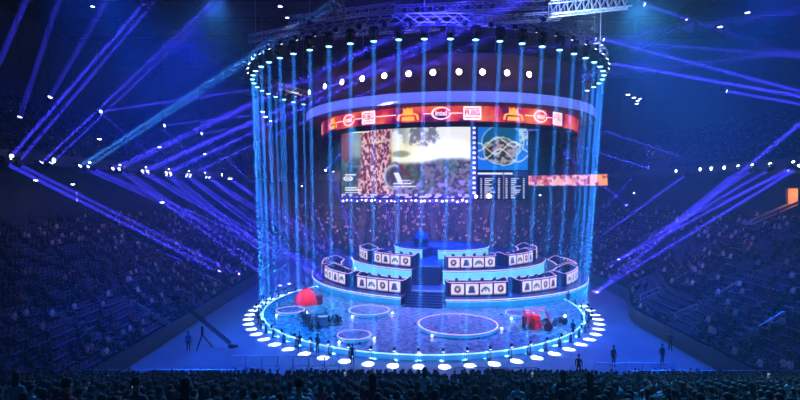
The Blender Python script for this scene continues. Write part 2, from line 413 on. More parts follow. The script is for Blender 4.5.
for px in (349,441,540): logo_intel(phi_for(px,DRUM,20.7))
for px in (368.5,472,557): logo_pubg(phi_for(px,DRUM,20.7))
for px in (333,408,513): logo_emblem(phi_for(px,DRUM,20.7))
for x0,x1 in ((337,343),(355,362),(376,396),(423,432),(449,462),(525,534),(545,552)): thinline(x0,x1)
p0=phi_for(321.5,DRUM,20.7); MB().arc(DRUM,20.7,20.75,p0-1.3,p0+1.3,23.7,25.3,4).build('ribbon_line',M['logowhite'],rb,off)
# dark blank stretches at both ends of the ribbon
MB().arc(DRUM,20.7,20.73,-94,phi_for(320,DRUM,20.7),23.5,25.5,10).build('ribbon_blank',M['drum'],rb,off)
# hoist chains of the drum
for k in range(8):
    p=pol(DRUM,22.2,k*45+10,31.4); MB().tube(p,p+Vector((0,0,4.5)),.05,5).build('suspension_cable',M['alu'],t,off)
# warm lamps round the skirt
lamp=thing('blinder_lamp','x','stage light'); b=MB(); b.lathe([(.2,.35),(.38,.15),(.42,-.1)],n=14,k=Matrix.Rotation(-PI/2,3,'X')); b.box((0,.25,.45),(.1,.5,.1)); b.build('can',M['black'],lamp)
b=MB(); b.ball((0,-.08,0),.36,(1,.35,1),12,8); b.build('glass',M['warmlamp'],lamp,smooth=True)
for k,(px,py) in enumerate(((311,90),(326,86),(343,82.3),(363,80),(385,77.2),(409,75.7),(433,74.7),(458.5,73.7),(482,74.5),(506,75.3),(528,77.3))):
    a=phi_for(px,DRUM,23.7) if px>312 else -62
    p=pol(DRUM,23.75,a,28.95); o=lamp if k==0 else dup(lamp,(0,0,0)); o.location=p; o.rotation_euler=(0,0,R(a))
    o['label']=f'{nth(k+1)} warm white round lamp from the left on the dark drum skirt'; o['group']='warm lamps round the drum'
    l=bpy.data.lights.new('warm_bulb','POINT'); l.energy=20; l.color=(1,.55,.3); l.shadow_soft_size=.3
    q=bpy.data.objects.new('warm_bulb',l); COL.objects.link(q); q.parent=o; q.location=(0,-.55,0)

# ------------------------------------------------------------------ screens
def vnoise(U,V,f,seed=0,oct=4):
    out=np.zeros_like(U); amp=1; tot=0
    for k in range(oct):
        g=np.random.default_rng(seed*31+k).random((70,70)); x=U*f*(2**k); y=V*f*(2**k)
        xi=np.floor(x).astype(int); yi=np.floor(y).astype(int); fx=x-xi; fy=y-yi; fx=fx*fx*(3-2*fx); fy=fy*fy*(3-2*fy)
        G=lambda a,b:g[a%70,b%70]
        out+=amp*((G(xi,yi)*(1-fx)+G(xi+1,yi)*fx)*(1-fy)+(G(xi,yi+1)*(1-fx)+G(xi+1,yi+1)*fx)*fy); tot+=amp; amp*=.55
    return out/tot
def lin(c): c=np.array(c)/255.0; return np.where(c<.04045,c/12.92,((c+.055)/1.055)**2.4)
def grid_screen(name,p00,p10,p01,nu,nv,paint,parent,off,depth=.06):
    p00,p10,p01=map(Vector,(p00,p10,p01)); ux=p10-p00; uy=p01-p00
    u=np.linspace(0,1,nu+1); v=np.linspace(0,1,nv+1); V,U=np.meshgrid(v,u,indexing='ij')
    P=np.array(p00)[None,None]+U[...,None]*np.array(ux)+V[...,None]*np.array(uy)-np.array(off)
    me=bpy.data.meshes.new(name); idx=np.arange((nu+1)*(nv+1)).reshape(nv+1,nu+1)
    q=np.stack([idx[:-1,:-1],idx[:-1,1:],idx[1:,1:],idx[1:,:-1]],-1).reshape(-1,4)
    me.from_pydata(P.reshape(-1,3).tolist(),[],q.tolist()); me.materials.append(M['screen'])
    C=paint(U,V); a=me.color_attributes.new('Col','FLOAT_COLOR','POINT')
    a.data.foreach_set('color',np.concatenate([C.reshape(-1,3),np.ones((C.size//3,1))],1).astype(np.float32).ravel())
    o=bpy.data.objects.new(name,me); COL.objects.link(o); o.parent=parent; return o
def main_picture(U,V):
    n1=vnoise(U,V*.55,9,1); n2=vnoise(U,V*.55,34,2,4); n3=vnoise(U,V*.55,5,3); n4=vnoise(U,V*.55,40,4,2)
    C=np.zeros(U.shape+(3,))
    def put(mask,c): 
        m=np.clip(mask,0,1)[...,None]; C[:]=C*(1-m)+np.asarray(c)*m
    S=lambda x,w=.02:1/(1+np.exp(-np.clip(x/w,-40,40)))
    put(np.ones_like(U),lin((62,62,78)))
    # undergrowth: mottled dark green and purple grey
    n5=vnoise(U,V*.55,55,8,3)
    put((n5>.52)*.8,lin((120,118,125))); put((n5<.44)*.9,lin((28,34,50))); put((n1>.5)*.55,lin((62,88,62))); put((n1<.42)*.35,lin((90,66,80)))
    put(S(.5-U,.1)*S(n3-.45,.05)*.5,lin((50,80,80)))
    # sky and sunlit field
    edge=.53+.05*(n1-.5)+.03*np.sin(U*9)
    put(S(V-edge,.012)*S(U-.36),lin((240,238,205)))
    put(S(V-.80)*S(U-.36)*.9,lin((225,228,235)))
    put((n1<.46)*S(V-.76,.03)*S(U-.42)*S(.53-U)*1.0,lin((130,140,150)))
    blob=((U-.66)/.115)**2+((V-.90-.12*(n1-.5))/.15)**2; put(S(1.0-blob+2.4*(n2-.5),.12)*S(n2-.36,.05),lin((105,112,130)))
    put(S(1-(((U-.48)/.07)**2+((V-.63)/.05)**2),.2)*.8,lin((100,110,90)))
    # left glimpse of sky
    put(S(U-.07)*S(.17-U)*S(V-.62+.1*(n1-.5))*.8,lin((170,190,170))); put(S(U-.075)*S(.17-U)*S(V-.85)*.7,lin((90,120,100)))
    # trunk
    wl=.165-.05*np.clip(.45-V,0,1)*2; wr=.40+.035*np.clip(.35-V,0,1)*2+.03*np.clip(V-.85,0,1)*3
    tr=S(U-wl,.006)*S(wr-U,.006); put(tr,lin((150,62,78)))
    bark=vnoise(U*1.9,V*.55,48,9,3); put(tr*(bark>.55),lin((225,180,190))); put(tr*(bark<.43),lin((90,30,50))); put(tr*(U>.3)*(bark<.5)*.6,lin((80,50,110)))
    put(S(U-.25)*S(.36-U)*np.exp(-((V-.80-.2*(U-.25))/.015)**2),lin((230,215,190)))
    put(S(.085-U)*S(V-.55)*1.0,lin((120,40,50)))
    # character with outline and banner
    ch=((U-.43)/.075)**2+((V-.30)/.16)**2; put(np.exp(-((ch-1)/.28)**2)*(U<.46)*.9,lin((190,220,245)))
    put(S(1-ch,.1)*.8,lin((60,55,90))); put(np.exp(-(((U-.49)+.55*(V-.42))/.012)**2)*(V>.28)*(V<.52),lin((110,20,40)))
    put((abs(U-.45-.25*(.33-V))<.02)*(V<.36)*(V>.2),lin((220,220,235)))
    # interface text bars
    for (u0,u1,v0,v1) in ((.03,.12,.33,.345),(.03,.13,.14,.155),(.03,.16,.105,.12),(.03,.15,.07,.082),(.09,.23,.955,.975),(.42,.56,.195,.21),(.42,.6,.155,.17),(.45,.55,.245,.255)):
        put((U>u0)*(U<u1)*(V>v0)*(V<v1),lin((235,235,245)))
    lg=((U-.055)/.04)**2+((V-.28)/.035)**2; put((lg<1)*(lg>.45),lin((240,240,250))); put((lg<.3),lin((200,200,230)))
    put((V<.05)*1.0,lin((60,40,170))); put((V<.055)*(n4>.52),lin((200,185,245)))
    put((V<.25)*(V>.05)*S(U-.42)*(n4>.55)*.7,lin((150,130,210)))
    put(S(U-.7,.1)*S(.2-V,.06)*.3,lin((90,60,170)))
    return C*.95
def map_picture(U,V):
    n=vnoise(U,V,6,21); n2=vnoise(U,V,18,22,3); C=np.zeros(U.shape+(3,))
    def put(mask,c): 
        m=np.clip(mask,0,1)[...,None]; C[:]=C*(1-m)+np.asarray(c)*m
    put(np.ones_like(U),lin((25,105,205))); 
    d=np.hypot((U-.5)/.42,(V-.62)/.36); put((d<1)*1.0,lin((18,85,130))); put((abs(d-1)<.03),lin((110,170,220)))
    isl=((U-.48)/.36)**2+((V-.42)/.28)**2+ .9*(n-.5); put(isl<.95,lin((75,85,85))); put((isl<.95)*(n2>.52),lin((150,140,140))); put((isl<.9)*(n2<.42),lin((35,45,50)))
    put((isl<.4)*(n>.5)*.7,lin((165,120,120))); put((abs(isl-1)<.07),lin((150,190,200)))
    for (f,g) in ((.62,.9),(.35,-.5),(.5,.3)):
        put(np.exp(-((V-f-.12*np.sin(U*9+g*5)-.15*g*(U-.5))/.014)**2)*.75,lin((225,225,215)))
    put(((U>.82)&(V>.55)&(n2>.45))*.7,lin((190,205,190))); put((V<.03)|(V>.985),lin((10,20,70)))
    return C*.95
def table_picture(U,V):
    C=np.zeros(U.shape+(3,)); C[:]=lin((14,14,70)); r=np.random.default_rng(5)
    C[(V>.86)]=lin((35,40,110)); C[(V>.93)&(U<.7)]=lin((220,225,240)); 
    rows=11
    for k in range(rows):
        v0=.80-k*.072
        for (u0,u1) in ((.05,.09),(.14,.14+.14*r.random()+.08),(.40,.45),(.5,.53),(.55,.60),(.66,.66+.14*r.random()+.06),(.90,.94)):
            m=(V<v0)&(V>v0-.036)&(U>u0)&(U<u1); C[m]=lin((205,205,225))
    C[abs(U-.52)<.012]=lin((120,90,110))
    return C*.9
sd=66.5
A=at(342,197,72.0); Bp=at(470.5,198.5,66.6); A.z=13.72; Bp.z=13.72; top=23.35
t=thing('main_screen','big screen showing a tree trunk, field and undergrowth from a game','screen',(A+Bp)/2); off=t.location.copy()
t.location=(A+Bp)/2; off=t.location.copy()
d=(Bp-A); nrm=Vector((d.y,-d.x,0)).normalized()
grid_screen('picture',A+nrm*.16,Bp+nrm*.16,Vector((A.x,A.y,top))+nrm*.16,220,120,main_picture,t,off)
b=MB(); rz=math.atan2(d.y,d.x); c=(A+Bp)/2; c.z=(13.72+top)/2; b.box(c,(d.length+.3,.3,top-13.72+.3),rz); b.build('housing',M['black'],t,off)
b=MB(); b.box(Vector((c.x,c.y,13.3))+nrm*.1,(d.length+.2,.3,.45),rz); b.build('purple_strip',mk('purple_strip',(.1,.1,.2),emit=(.07,.03,.55),es=.8),t,off)
for k in range(5):
    p=A+(Bp-A)*(.1+.2*k)-nrm*.3; p.z=top; MB().tube(p,p+Vector((0,0,8)),.05,5).build('suspension_cable',M['alu'],t,off)
for k in range(26):
    p=A+(Bp-A)*((k+.5+random.uniform(-.3,.3))/26)+nrm*.32; p.z=13.3+random.uniform(-.1,.15)
    MB().ball(p,random.uniform(.07,.15),(1,.5,1),6,4).build('strip_lamp',M['purplelamp'] if k%3 else M['whitelamp'],t,off)
A2=at(477.5,173,66.2); A2.z=17.25; B2=at(527.5,173,66.6); B2.z=17.25
t=thing('map_screen','square screen showing a blue sea map with an island','screen',(A2+B2)/2); off=t.location.copy(); n2=Vector((0,-1,0))
grid_screen('picture',A2+n2*.1,B2+n2*.1,Vector((A2.x,A2.y,23.5))+n2*.1,110,110,map_picture,t,off)
b=MB(); c=(A2+B2)/2; c.z=20.4; b.box(c+Vector((0,.15,0)),((B2-A2).length+.2,.3,6.5),math.atan2(B2.y-A2.y,B2.x-A2.x)); b.build('housing',M['black'],t,off)
t=thing('table_screen','dark screen below the map listing team scores in two columns','screen',Vector((c.x,c.y,13.6))); off=t.location.copy()
A3=A2.copy();B3=B2.copy();A3.z=B3.z=13.55
grid_screen('picture',A3+n2*.1,B3+n2*.1,Vector((A3.x,A3.y,17.1))+n2*.1,120,80,table_picture,t,off)
c.z=15.3; b=MB(); b.box(c+Vector((0,.15,0)),((B2-A2).length+.2,.3,3.6),math.atan2(B2.y-A2.y,B2.x-A2.x)); b.build('housing',M['black'],t,off)
# vertical strip of dot lamps between the screens
p=at(474,160,66.0); t=thing('dot_lamp_strip','vertical strip of small white square lamps between the two screens','light strip',(p.x,p.y,13.6)); off=t.location.copy()
MB().box((p.x,p.y+.1,18.5),(.75,.15,9.9)).build('mount',mk('strip_mount',(.06,.05,.25),.5,emit=(.03,.02,.25),es=.5),t,off)
for k in range(14): MB().box((p.x,p.y,23.0-k*.66),(.36,.12,.32)).build('dot_lamp',mk('dot_lamp_glass',emit=(.8,.85,1),es=1.0) if k==0 else bpy.data.materials['dot_lamp_glass'],t,off)
for (px,py,r,lab) in ((489,196,.55,'bright purple lamp below the score table screen'),(476,196.5,.4,'purple lamp at the foot of the dot lamp strip')):
    p=at(px,py,65.8); t=thing('purple_lamp',lab,'stage light',p)
    MB().ball((0,0,0),r*.55,(1,.5,1),12,8).build('glass',M['purplelamp'],t,smooth=True)
    b=MB(); b.lathe([(r*.3,r),(r*.62,.4*r),(r*.66,-.1)],(0,.1,0),n=12,k=Matrix.Rotation(-PI/2,3,'X')); b.box((0,.25,.35),(.1,.1,.7)); b.build('can',M['black'],t)
    l=bpy.data.lights.new('purple_bulb','POINT'); l.energy=45; l.color=(.35,.15,1); l.shadow_soft_size=.2; q=bpy.data.objects.new('purple_bulb',l); COL.objects.link(q); q.parent=t; q.location=(0,-1.0,0)

# orange ribbon on the far balcony
def far_ribbon(U,V):
    n=vnoise(U*6,V,4,41,4); C=np.zeros(U.shape+(3,)); C[:]=lin((205,95,120))
    C[n>.52]=lin((250,190,200)); C[n<.4]=lin((150,40,70)); m=(U>.8)&(n>.35); C[m]=lin((255,170,70)); C[(V<.08)|(V>.92)]=lin((70,20,90)); return C*.95
p0,p1=at(527,186,119.3),at(607.5,186,102.3); h=2.5
t=thing('ribbon_screen','long pink and orange ribbon display on the far balcony front','screen',(p0+p1)/2); off=t.location.copy()
grid_screen('picture',p0,p1,p0+Vector((0,0,h)),160,12,far_ribbon,t,off)
MB().box((p0+p1)/2+Vector((.2,.25,h/2)),((p1-p0).length+.1,.4,h+.3),math.atan2(p1.y-p0.y,p1.x-p0.x)).build('housing',M['black'],t,off)

# ------------------------------------------------------------------ stage disc and tiers
SCN=(-0.5,-0.7)
t=thing('stage','wide low round stage disc printed like dirt and teal turf','stage',(SCN[0],SCN[1],0)); off=t.location.copy()
b=MB(); b.lathe([(19.0,.05),(19.0,.5)],off,n=128); b.build('stage_deck',M['stagefloor'],t,off)
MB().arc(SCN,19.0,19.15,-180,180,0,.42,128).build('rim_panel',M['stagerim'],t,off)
MB().arc(SCN,19.08,19.2,-180,180,.44,.52,128).build('edge_light',M['cyanled'],t,off)
def tier(c,Rr,z0,z1,g0,g1,rin,lab,risermat):
    t=thing('stage_tier',lab,'stage',(c[0],c[1],z0)); off=t.location.copy()
    b=MB(); b.arc(c,.3,rin,g1,g0+360,z0,z1,64); b.arc(c,rin,Rr-.25,g1,g0+360,z0,z1,110)
    if g1-g0>1: b.arc(c,.3,rin,g0,g1,z0,z1,8)
    b.build('tier_deck',M['deck'],t,off)
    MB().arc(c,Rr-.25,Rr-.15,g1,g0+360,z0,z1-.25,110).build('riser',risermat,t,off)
    MB().arc(c,Rr-.3,Rr,g1,g0+360,z1-.25,z1+.02,110).build('rim',M['boothdark'],t,off)
    MB().arc(c,Rr,Rr+.06,g1,g0+360,z1-.14,z1-.02,110).build('edge_light',M['whiteled'],t,off)
    MB().arc(c,Rr-.12,Rr-.02,g1,g0+360,z1-.32,z1-.25,110).build('under_light',M['cyanled'],t,off)
    if g1-g0>1:
        for g in (g0,g1):
            p,q=pol(c,rin,g),pol(c,Rr,g); m=(p+q)/2; m.z=(z0+z1)/2; MB().box(m,((q-p).length,.12,z1-z0+.02),math.atan2(q.y-p.y,q.x-p.x)).build('aisle_panel',M['navywall'],t,off)
    return t
T1=(4.56,19.0); T2=(4.93,23.0); T3=(4.3,27.0)
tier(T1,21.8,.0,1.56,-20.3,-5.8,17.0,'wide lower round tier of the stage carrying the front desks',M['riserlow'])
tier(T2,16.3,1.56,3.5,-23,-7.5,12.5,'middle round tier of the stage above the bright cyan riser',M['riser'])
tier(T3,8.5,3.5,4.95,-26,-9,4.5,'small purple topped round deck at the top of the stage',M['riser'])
MB().lathe([(4.2,4.96),(4.2,5.0)],(T3[0],T3[1],0),n=64).build('top_mat',mk('purple_mat',(.30,.12,.55),.5),[o for o in COL.objects if o.name=='stage_tier.002'][0],Vector((T3[0],T3[1],3.5)))
def stairs(p,q,z0,z1,wd,n,lab):
    p=Vector((*p,z0)); q=Vector((*q,z0)); d=(q-p); rz=math.atan2(d.y,d.x); st=d.length/n
    t=thing('stair_flight',lab,'stairs',p); off=p.copy(); b=MB(); e=MB()
    for i in range(n):
        c=p+d*(i+.5)/n; h=(z1-z0)*(i+1)/n; c.z=z0+h/2; b.box(c,(st,wd,h),rz)
        c2=p+d*(i/n)+d.normalized()*.06; c2.z=z0+h+.01; e.box(c2,(.12,wd,.03),rz)
    b.build('steps',M['navy'],t,off); e.build('step_nosing',M['navywall'],t,off)
    b=MB(); c=q+d.normalized()*.5; c.z=z1+.02; b.box(c,(.7,wd-.2,.04),rz); b.build('landing',M['tan'],t,off)
    b=MB()
    for s in (-1,1):
        nn=Vector((-d.y,d.x,0)).normalized()*s*(wd/2+.08)
        b.tube(p+nn+Vector((0,0,1)),q+nn+Vector((0,0,z1-z0+1)),.04,6)
        for f in (0,.5,1): b.tube(p+d*f+nn+Vector((0,0,.0)),p+d*f+nn+Vector((0,0,(z1-z0)*f+1)),.03,5)
    b.build('handrail',M['blackmetal'],t,off); return t
stairs((-.4,-2.6),(.35,1.7),.5,1.56,4.6,6,'lower blue stair flight up the stage aisle between the front desks')
stairs((.5,6.3),(1.1,10.2),1.56,3.5,3.6,10,'upper blue stair flight from the lower tier to the middle tier')

# ------------------------------------------------------------------ people
def skin_mesh(name,J,E,rad,root,zone,fing):
    me=bpy.data.meshes.new(name); keys=list(J); me.from_pydata([J[k] for k in keys],[(keys.index(a),keys.index(b)) for a,b in E],[])
    o=bpy.data.objects.new(name,me); COL.objects.link(o)
    md=o.modifiers.new('s','SKIN'); 
    if not me.skin_vertices: 
        bm=__import__('bmesh').new(); bm.from_mesh(me); bm.verts.layers.skin.verify(); bm.to_mesh(me); bm.free()
    for i,k in enumerate(keys):
        v=me.skin_vertices[0].data[i]; r=rad[k]; v.radius=r if isinstance(r,tuple) else (r,r); v.use_root=(k==root)
    s=o.modifiers.new('u','SUBSURF'); s.levels=1
    dg=bpy.context.evaluated_depsgraph_get(); m2=bpy.data.meshes.new_from_object(o.evaluated_get(dg)); bpy.data.objects.remove(o)
    b=MB(); b.v=[tuple(v.co) for v in m2.vertices]
    for p in m2.polygons: b.f.append(tuple(p.vertices)); b.m.append(zone(p.center))
    hz=J['head']; hx=Vector(J['head'])
    b.ball(hx+Vector((0,-.105,-.01)),.022,(1,1.2,1.3),6,4,mi=0)      # nose
    for s_ in (-1,1): b.ball(hx+Vector((s_*.088,.01,0)),.028,(.5,.8,1.2),6,4,mi=0)
    for (w_,dirn,side) in fing:                                     # five fingers to a hand
        w_=Vector(w_); dn=Vector(dirn).normalized(); sd=Vector((side,0,0)); sd=(sd-dn*sd.dot(dn)).normalized(); up=dn.cross(sd)
        for i,L in enumerate((.07,.08,.075,.06)):
            p=w_+sd*(.03-.02*i)+dn*.03; m_=p+dn*L*.55; b.tube(p,m_,.0095,5,mi=0); b.tube(m_,m_+dn*L*.4+up*L*.25,.008,5,mi=0)
        p=w_+sd*.035; b.tube(p,p+sd*.03+dn*.045,.011,5,mi=0)
    mm=b.mesh(name,[M['skin'],M['cloth'],M['trousers']],smooth=True); bpy.data.meshes.remove(m2); return mm
def person_mesh(name,pose):
    sit=pose!='stand'; hz=.5 if sit else .93
    J={'hip':(0,0,hz),'waist':(0,.0,hz+.18),'chest':(0,.01,hz+.38),'neck':(0,0,hz+.56),'head0':(0,-.01,hz+.64),'head':(0,-.015,hz+.73),'head1':(0,-.01,hz+.8)}
    rad={'hip':(.15,.11),'waist':(.14,.1),'chest':(.17,.115),'neck':.055,'head0':.06,'head':(.085,.095),'head1':(.07,.08)}
    E=[('hip','waist'),('waist','chest'),('chest','neck'),('neck','head0'),('head0','head'),('head','head1')]
    fing=[]
    for s,n in ((-1,'l'),(1,'r')):
        J['sh'+n]=(s*.19,.01,hz+.48); rad['sh'+n]=.06; E.append(('chest','sh'+n))
        if pose=='stand': el=(s*.25,.03,hz+.2); wr=(s*.25,-.06,hz-.04); hd=(s*.245,-.08,hz-.11)
        elif pose=='raise' and s==1: el=(s*.27,-.12,hz+.62); wr=(s*.2,-.2,hz+.86); hd=(s*.19,-.21,hz+.93)
        elif pose=='desk': el=(s*.26,-.1,hz+.22); wr=(s*.17,-.33,hz+.24); hd=(s*.15,-.4,hz+.24)
        else: el=(s*.26,-.02,hz+.2); wr=(s*.16,-.22,hz+.14); hd=(s*.13,-.29,hz+.13)
        J['el'+n]=el; J['wr'+n]=wr; J['hd'+n]=hd; rad['el'+n]=.042; rad['wr'+n]=.03; rad['hd'+n]=(.034,.022)
        E += [('sh'+n,'el'+n),('el'+n,'wr'+n),('wr'+n,'hd'+n)]
        fing.append((hd,Vector(hd)-Vector(wr),-s))
        if sit: th=(s*.1,-.06,hz-.01); kn=(s*.13,-.44,hz+.02); an=(s*.13,-.42,.09); to=(s*.14,-.58,.05)
        else: th=(s*.09,0,hz-.08); kn=(s*.11,-.02,.5); an=(s*.12,.03,.09); to=(s*.14,-.12,.05)
        J['th'+n]=th; J['kn'+n]=kn; J['an'+n]=an; J['to'+n]=to
        rad['th'+n]=.085; rad['kn'+n]=.06; rad['an'+n]=.042; rad['to'+n]=.04
        E += [('hip','th'+n),('th'+n,'kn'+n),('kn'+n,'an'+n),('an'+n,'to'+n)]
    hands=[Vector(J['hdl']),Vector(J['hdr'])]
    def zone(c):
        if c.z>hz+.585: 
            if min((c-h).length for h in hands)>.5 and abs(c.x)<.12: return 0
        if min((c-h).length for h in hands)<.085: return 0
        if c.z<hz+.03 and not (abs(c.x)>.2 and c.z>hz-.14 and not sit): 
            return 2
        return 1
    return skin_mesh(name,J,E,rad,'hip',zone,fing), Vector(J['head'])
BODY={p:person_mesh('person_'+p,p) for p in ('stand','desk','sit','raise')}
def hair_mesh(long=False):
    b=MB(); n=12; vs=[]; 
    rows=7
    for j in range(rows+1):
        tt=PI*.5*j/rows*1.25
        for i in range(n):
            a=2*PI*i/n; back=max(0,math.sin(a)); lim=1 if not long else 1.0
            th=tt*(1 if back>.1 else .72)
            r=.112; z=.055+r*math.cos(th)
            if long and back>.1 and j>=rows-1: z-=.14*(j-rows+2)
            vs.append((r*.92*math.sin(th)*math.cos(a), r*math.sin(th)*math.sin(a)+.012, z))
    fs=[(j*n+i,(j+1)*n+i,(j+1)*n+(i+1)%n,j*n+(i+1)%n) for j in range(rows) for i in range(n)]
    b.add(vs,fs); return b.mesh('hair',M['hair'],smooth=True)
HAIR=[hair_mesh(False),hair_mesh(True)]
def person(pose,loc,rz,color,label,group=None,long=False,name='person'):
    me,head=BODY[pose]; o=bpy.data.objects.new(name,me); COL.objects.link(o); o.location=loc; o.rotation_euler=(0,0,rz); o.color=(*color,1)
    h=bpy.data.objects.new('hair',HAIR[1 if long else 0]); COL.objects.link(h); h.parent=o; h.location=head
    tag(o,label,'person',group); return o

# ------------------------------------------------------------------ player booths
def office_chair():
    t=thing('gaming_chair','x','chair')
    b=MB(); b.box((0,0,.42),(.48,.46,.1)); b.box((-.25,0,.47),(.06,.4,.1)); b.box((.25,0,.47),(.06,.4,.1)); b.build('seat',M['black'],t)
    b=MB(); b.box((0,.24,.8),(.42,.08,.72)); b.box((0,.22,1.16),(.26,.1,.16)); b.build('backrest',M['boothdark'],t)
    b=MB(); b.tube((0,0,.08),(0,0,.4),.03,8)
    for k in range(5): a=2*PI*k/5; b.tube((0,0,.1),(.3*math.cos(a),.3*math.sin(a),.06),.025,5); b.ball((.3*math.cos(a),.3*math.sin(a),.04),.035,(1,1,1),6,4)
    b.build('base',M['blackmetal'],t); return t
def monitor():
    t=thing('monitor','x','monitor')
    b=MB(); b.box((0,.03,.33),(.56,.03,.33)); b.box((0,.0,.33),(.3,.05,.2)); b.build('housing',M['black'],t)
    b=MB(); b.box((0,.048,.33),(.53,.005,.3)); b.build('screen',mk('monitor_picture',(.02,.02,.02),.3,emit=(.35,.6,.9),es=1.0),t)
    b=MB(); b.box((0,0,.01),(.24,.2,.02)); b.tube((0,-.02,.02),(0,-.02,.25),.02,6); b.build('stand',M['blackmetal'],t); return t
CH=office_chair(); MO=monitor(); FIRST=[True]
SHIRT=[(.02,.03,.08),(.25,.03,.05),(.03,.12,.25),(.3,.3,.35),(.02,.02,.02),(.05,.2,.25)]
def panel(c,rf,a0,a1,z0,z1,seed,parent,off):
    nu,nv=18,14; r=np.random.default_rng(seed); u=np.linspace(0,1,nu+1); v=np.linspace(0,1,nv+1); V,U=np.meshgrid(v,u,indexing='ij')
    A=np.radians(a0+(a1-a0)*U); X=c[0]+rf*np.sin(A)-off[0]; Y=c[1]-rf*np.cos(A)-off[1]; Z=z0+(z1-z0)*V-off[2]
    C=np.zeros(U.shape+(3,)); C[:]=lin((225,215,250))
    k=seed%3; cx=.5+r.uniform(-.06,.06)
    if k==0:   # dark arched emblem
        m=(abs(np.hypot((U-cx)/.30,(V-.25)/.38)-1)<.25)&(V>.25); C[m]=lin((50,70,110)); m=(abs(U-cx)<.1)&(V>.3)&(V<.62); C[m]=lin((70,150,160))
    elif k==1: # round emblem
        d=np.hypot((U-cx)/.27,(V-.52)/.33); C[d<1]=lin((60,45,80)); C[(d<.6)&(V>.5)]=lin((190,110,130)); C[(d<.35)]=lin((210,210,230))
    else:
        m=(abs(U-cx)<.12+.22*(1-V))&(V<.8)&(V>.2); C[m]=lin((45,60,130)); m=((U-cx)**2/.012+(V-.7)**2/.02)<1; C[m]=lin((90,70,120)); 
    C[(V<.1)]*=.5
    idx=np.arange((nu+1)*(nv+1)).reshape(nv+1,nu+1); q=np.stack([idx[:-1,:-1],idx[:-1,1:],idx[1:,1:],idx[1:,:-1]],-1).reshape(-1,4)
    me=bpy.data.meshes.new('front_panel'); me.from_pydata(np.stack([X,Y,Z],-1).reshape(-1,3).tolist(),[],q.tolist()); me.materials.append(M['screen'])
    a=me.color_attributes.new('Col','FLOAT_COLOR','POINT'); a.data.foreach_set('color',np.concatenate([C.reshape(-1,3)*.9,np.ones((C.size//3,1))],1).astype(np.float32).ravel())
    o=bpy.data.objects.new('front_panel',me); COL.objects.link(o); o.parent=parent
SEED=[0]
def booth(c,rf,a0,a1,z,where,n=4,dep=3.0):
    t=thing('player_booth',f'curved {"four" if n==4 else "three"}-seat player desk with glowing front panels, {where}','desk',pol(c,rf-1.5,(a0+a1)/2,z)); off=t.location.copy()
    H=1.75
    MB().arc(c,rf-dep,rf-.12,a0,a1,z,z+.75,20).build('floor_plinth',M['boothdark'],t,off)
    MB().arc(c,rf-.12,rf,a0,a1,z,z+H,24).build('front_frame',M['boothframe'],t,off)
    MB().arc(c,rf-.85,rf-.12,a0+.3,a1-.3,z+1.3,z+1.36,24).build('desk_top',M['boothdark'],t,off)
    MB().arc(c,rf-dep-.1,rf-dep,a0,a1,z,z+1.5,20).build('rear_wall',M['boothdark'],t,off)
    for g in (a0,a1):
        b=MB(); vs=[]; m=12; s=math.copysign(1,g-(a0+a1)/2)
        for i in range(m+1):
            f=i/m; r=rf-.02-(dep)*f; gg=g+s*1.4*math.sin(f*PI); h=H+.42*math.sin(f*PI)**2
            for da in (-.22,.22):
                p=pol(c,r,gg+da); vs += [(p.x,p.y,z),(p.x,p.y,z+h-.25*f)]
        fs=[]
        for i in range(m):
            o_=4*i; fs += [(o_,o_+4,o_+5,o_+1),(o_+2,o_+3,o_+7,o_+6),(o_+1,o_+5,o_+7,o_+3)]
        fs += [(0,1,3,2),(4*m,4*m+2,4*m+3,4*m+1)]
        b.add(vs,fs); b.build('end_wall',M['navywall'],t,off)
        b=MB(); b.path([(vs[4*i][0]*.5+vs[4*i+2][0]*.5,vs[4*i][1]*.5+vs[4*i+2][1]*.5,vs[4*i+1][2]+.03) for i in range(m+1)],.035,4); b.build('rim_light',M['pinkled'],t,off)
    b=MB(); b.arc(c,rf-.14,rf+.02,a0,a1,z+H,z+H+.06,24); b.arc(c,rf-dep-.12,rf-dep+.02,a0,a1,z+1.5,z+1.55,20); b.build('rim_light',M['pinkled'],t,off)
    pad=(a1-a0)*.02; st=(a1-a0-2*pad)/n
    for i in range(n):
        SEED[0]+=1; panel(c,rf+.03,a0+pad+st*i+st*.06,a0+pad+st*(i+1)-st*.06,z+.22,z+H-.14,SEED[0],t,off)
        g=a0+pad+st*(i+.5); rz=R(g); who=f'{nth(i+1)} from the left at the desk {where}'
        p=pol(c,rf-1.45,g,z+.75); 
        if FIRST[0]: ch,mo=CH,MO; ch.location=p; ch.rotation_euler=(0,0,rz); mo.location=pol(c,rf-.5,g,z+1.36); mo.rotation_euler=(0,0,rz); FIRST[0]=False
        else: ch=dup(CH,p,rz); mo=dup(MO,pol(c,rf-.5,g,z+1.36),rz)
        ch['label']='black gaming chair, '+who; ch['group']='gaming chairs at the desks'
        mo['label']='black monitor, '+who; mo['group']='monitors on the desks'
        if random.random()<.93: person('desk',pol(c,rf-1.42,g,z+.73),rz,random.choice(SHIRT),'seated player, '+who,'players at the desks',random.random()<.15)
booth(T1,20.3,-4.6,16.6,1.56,'lower tier, just right of aisle')
booth(T1,20.3,22,41,1.56,'lower tier, second right of aisle')
booth(T1,20.3,48,69,1.56,'lower tier, far right bend')
booth(T1,20.3,76,97,1.56,'lower tier, behind far right bend')
booth(T1,20.3,-42,-21.5,1.56,'lower tier, just left of aisle')
booth(T1,20.3,-70,-48,1.56,'lower tier, second left of aisle')
booth(T2,15.0,-5.5,23.0,3.5,'middle tier, just right of aisle')
booth(T2,15.0,31,58,3.5,'middle tier, second right of aisle')
booth(T2,15.0,65,94,3.5,'middle tier, far right bend')
booth(T2,15.0,-54,-25,3.5,'middle tier, just left of aisle')
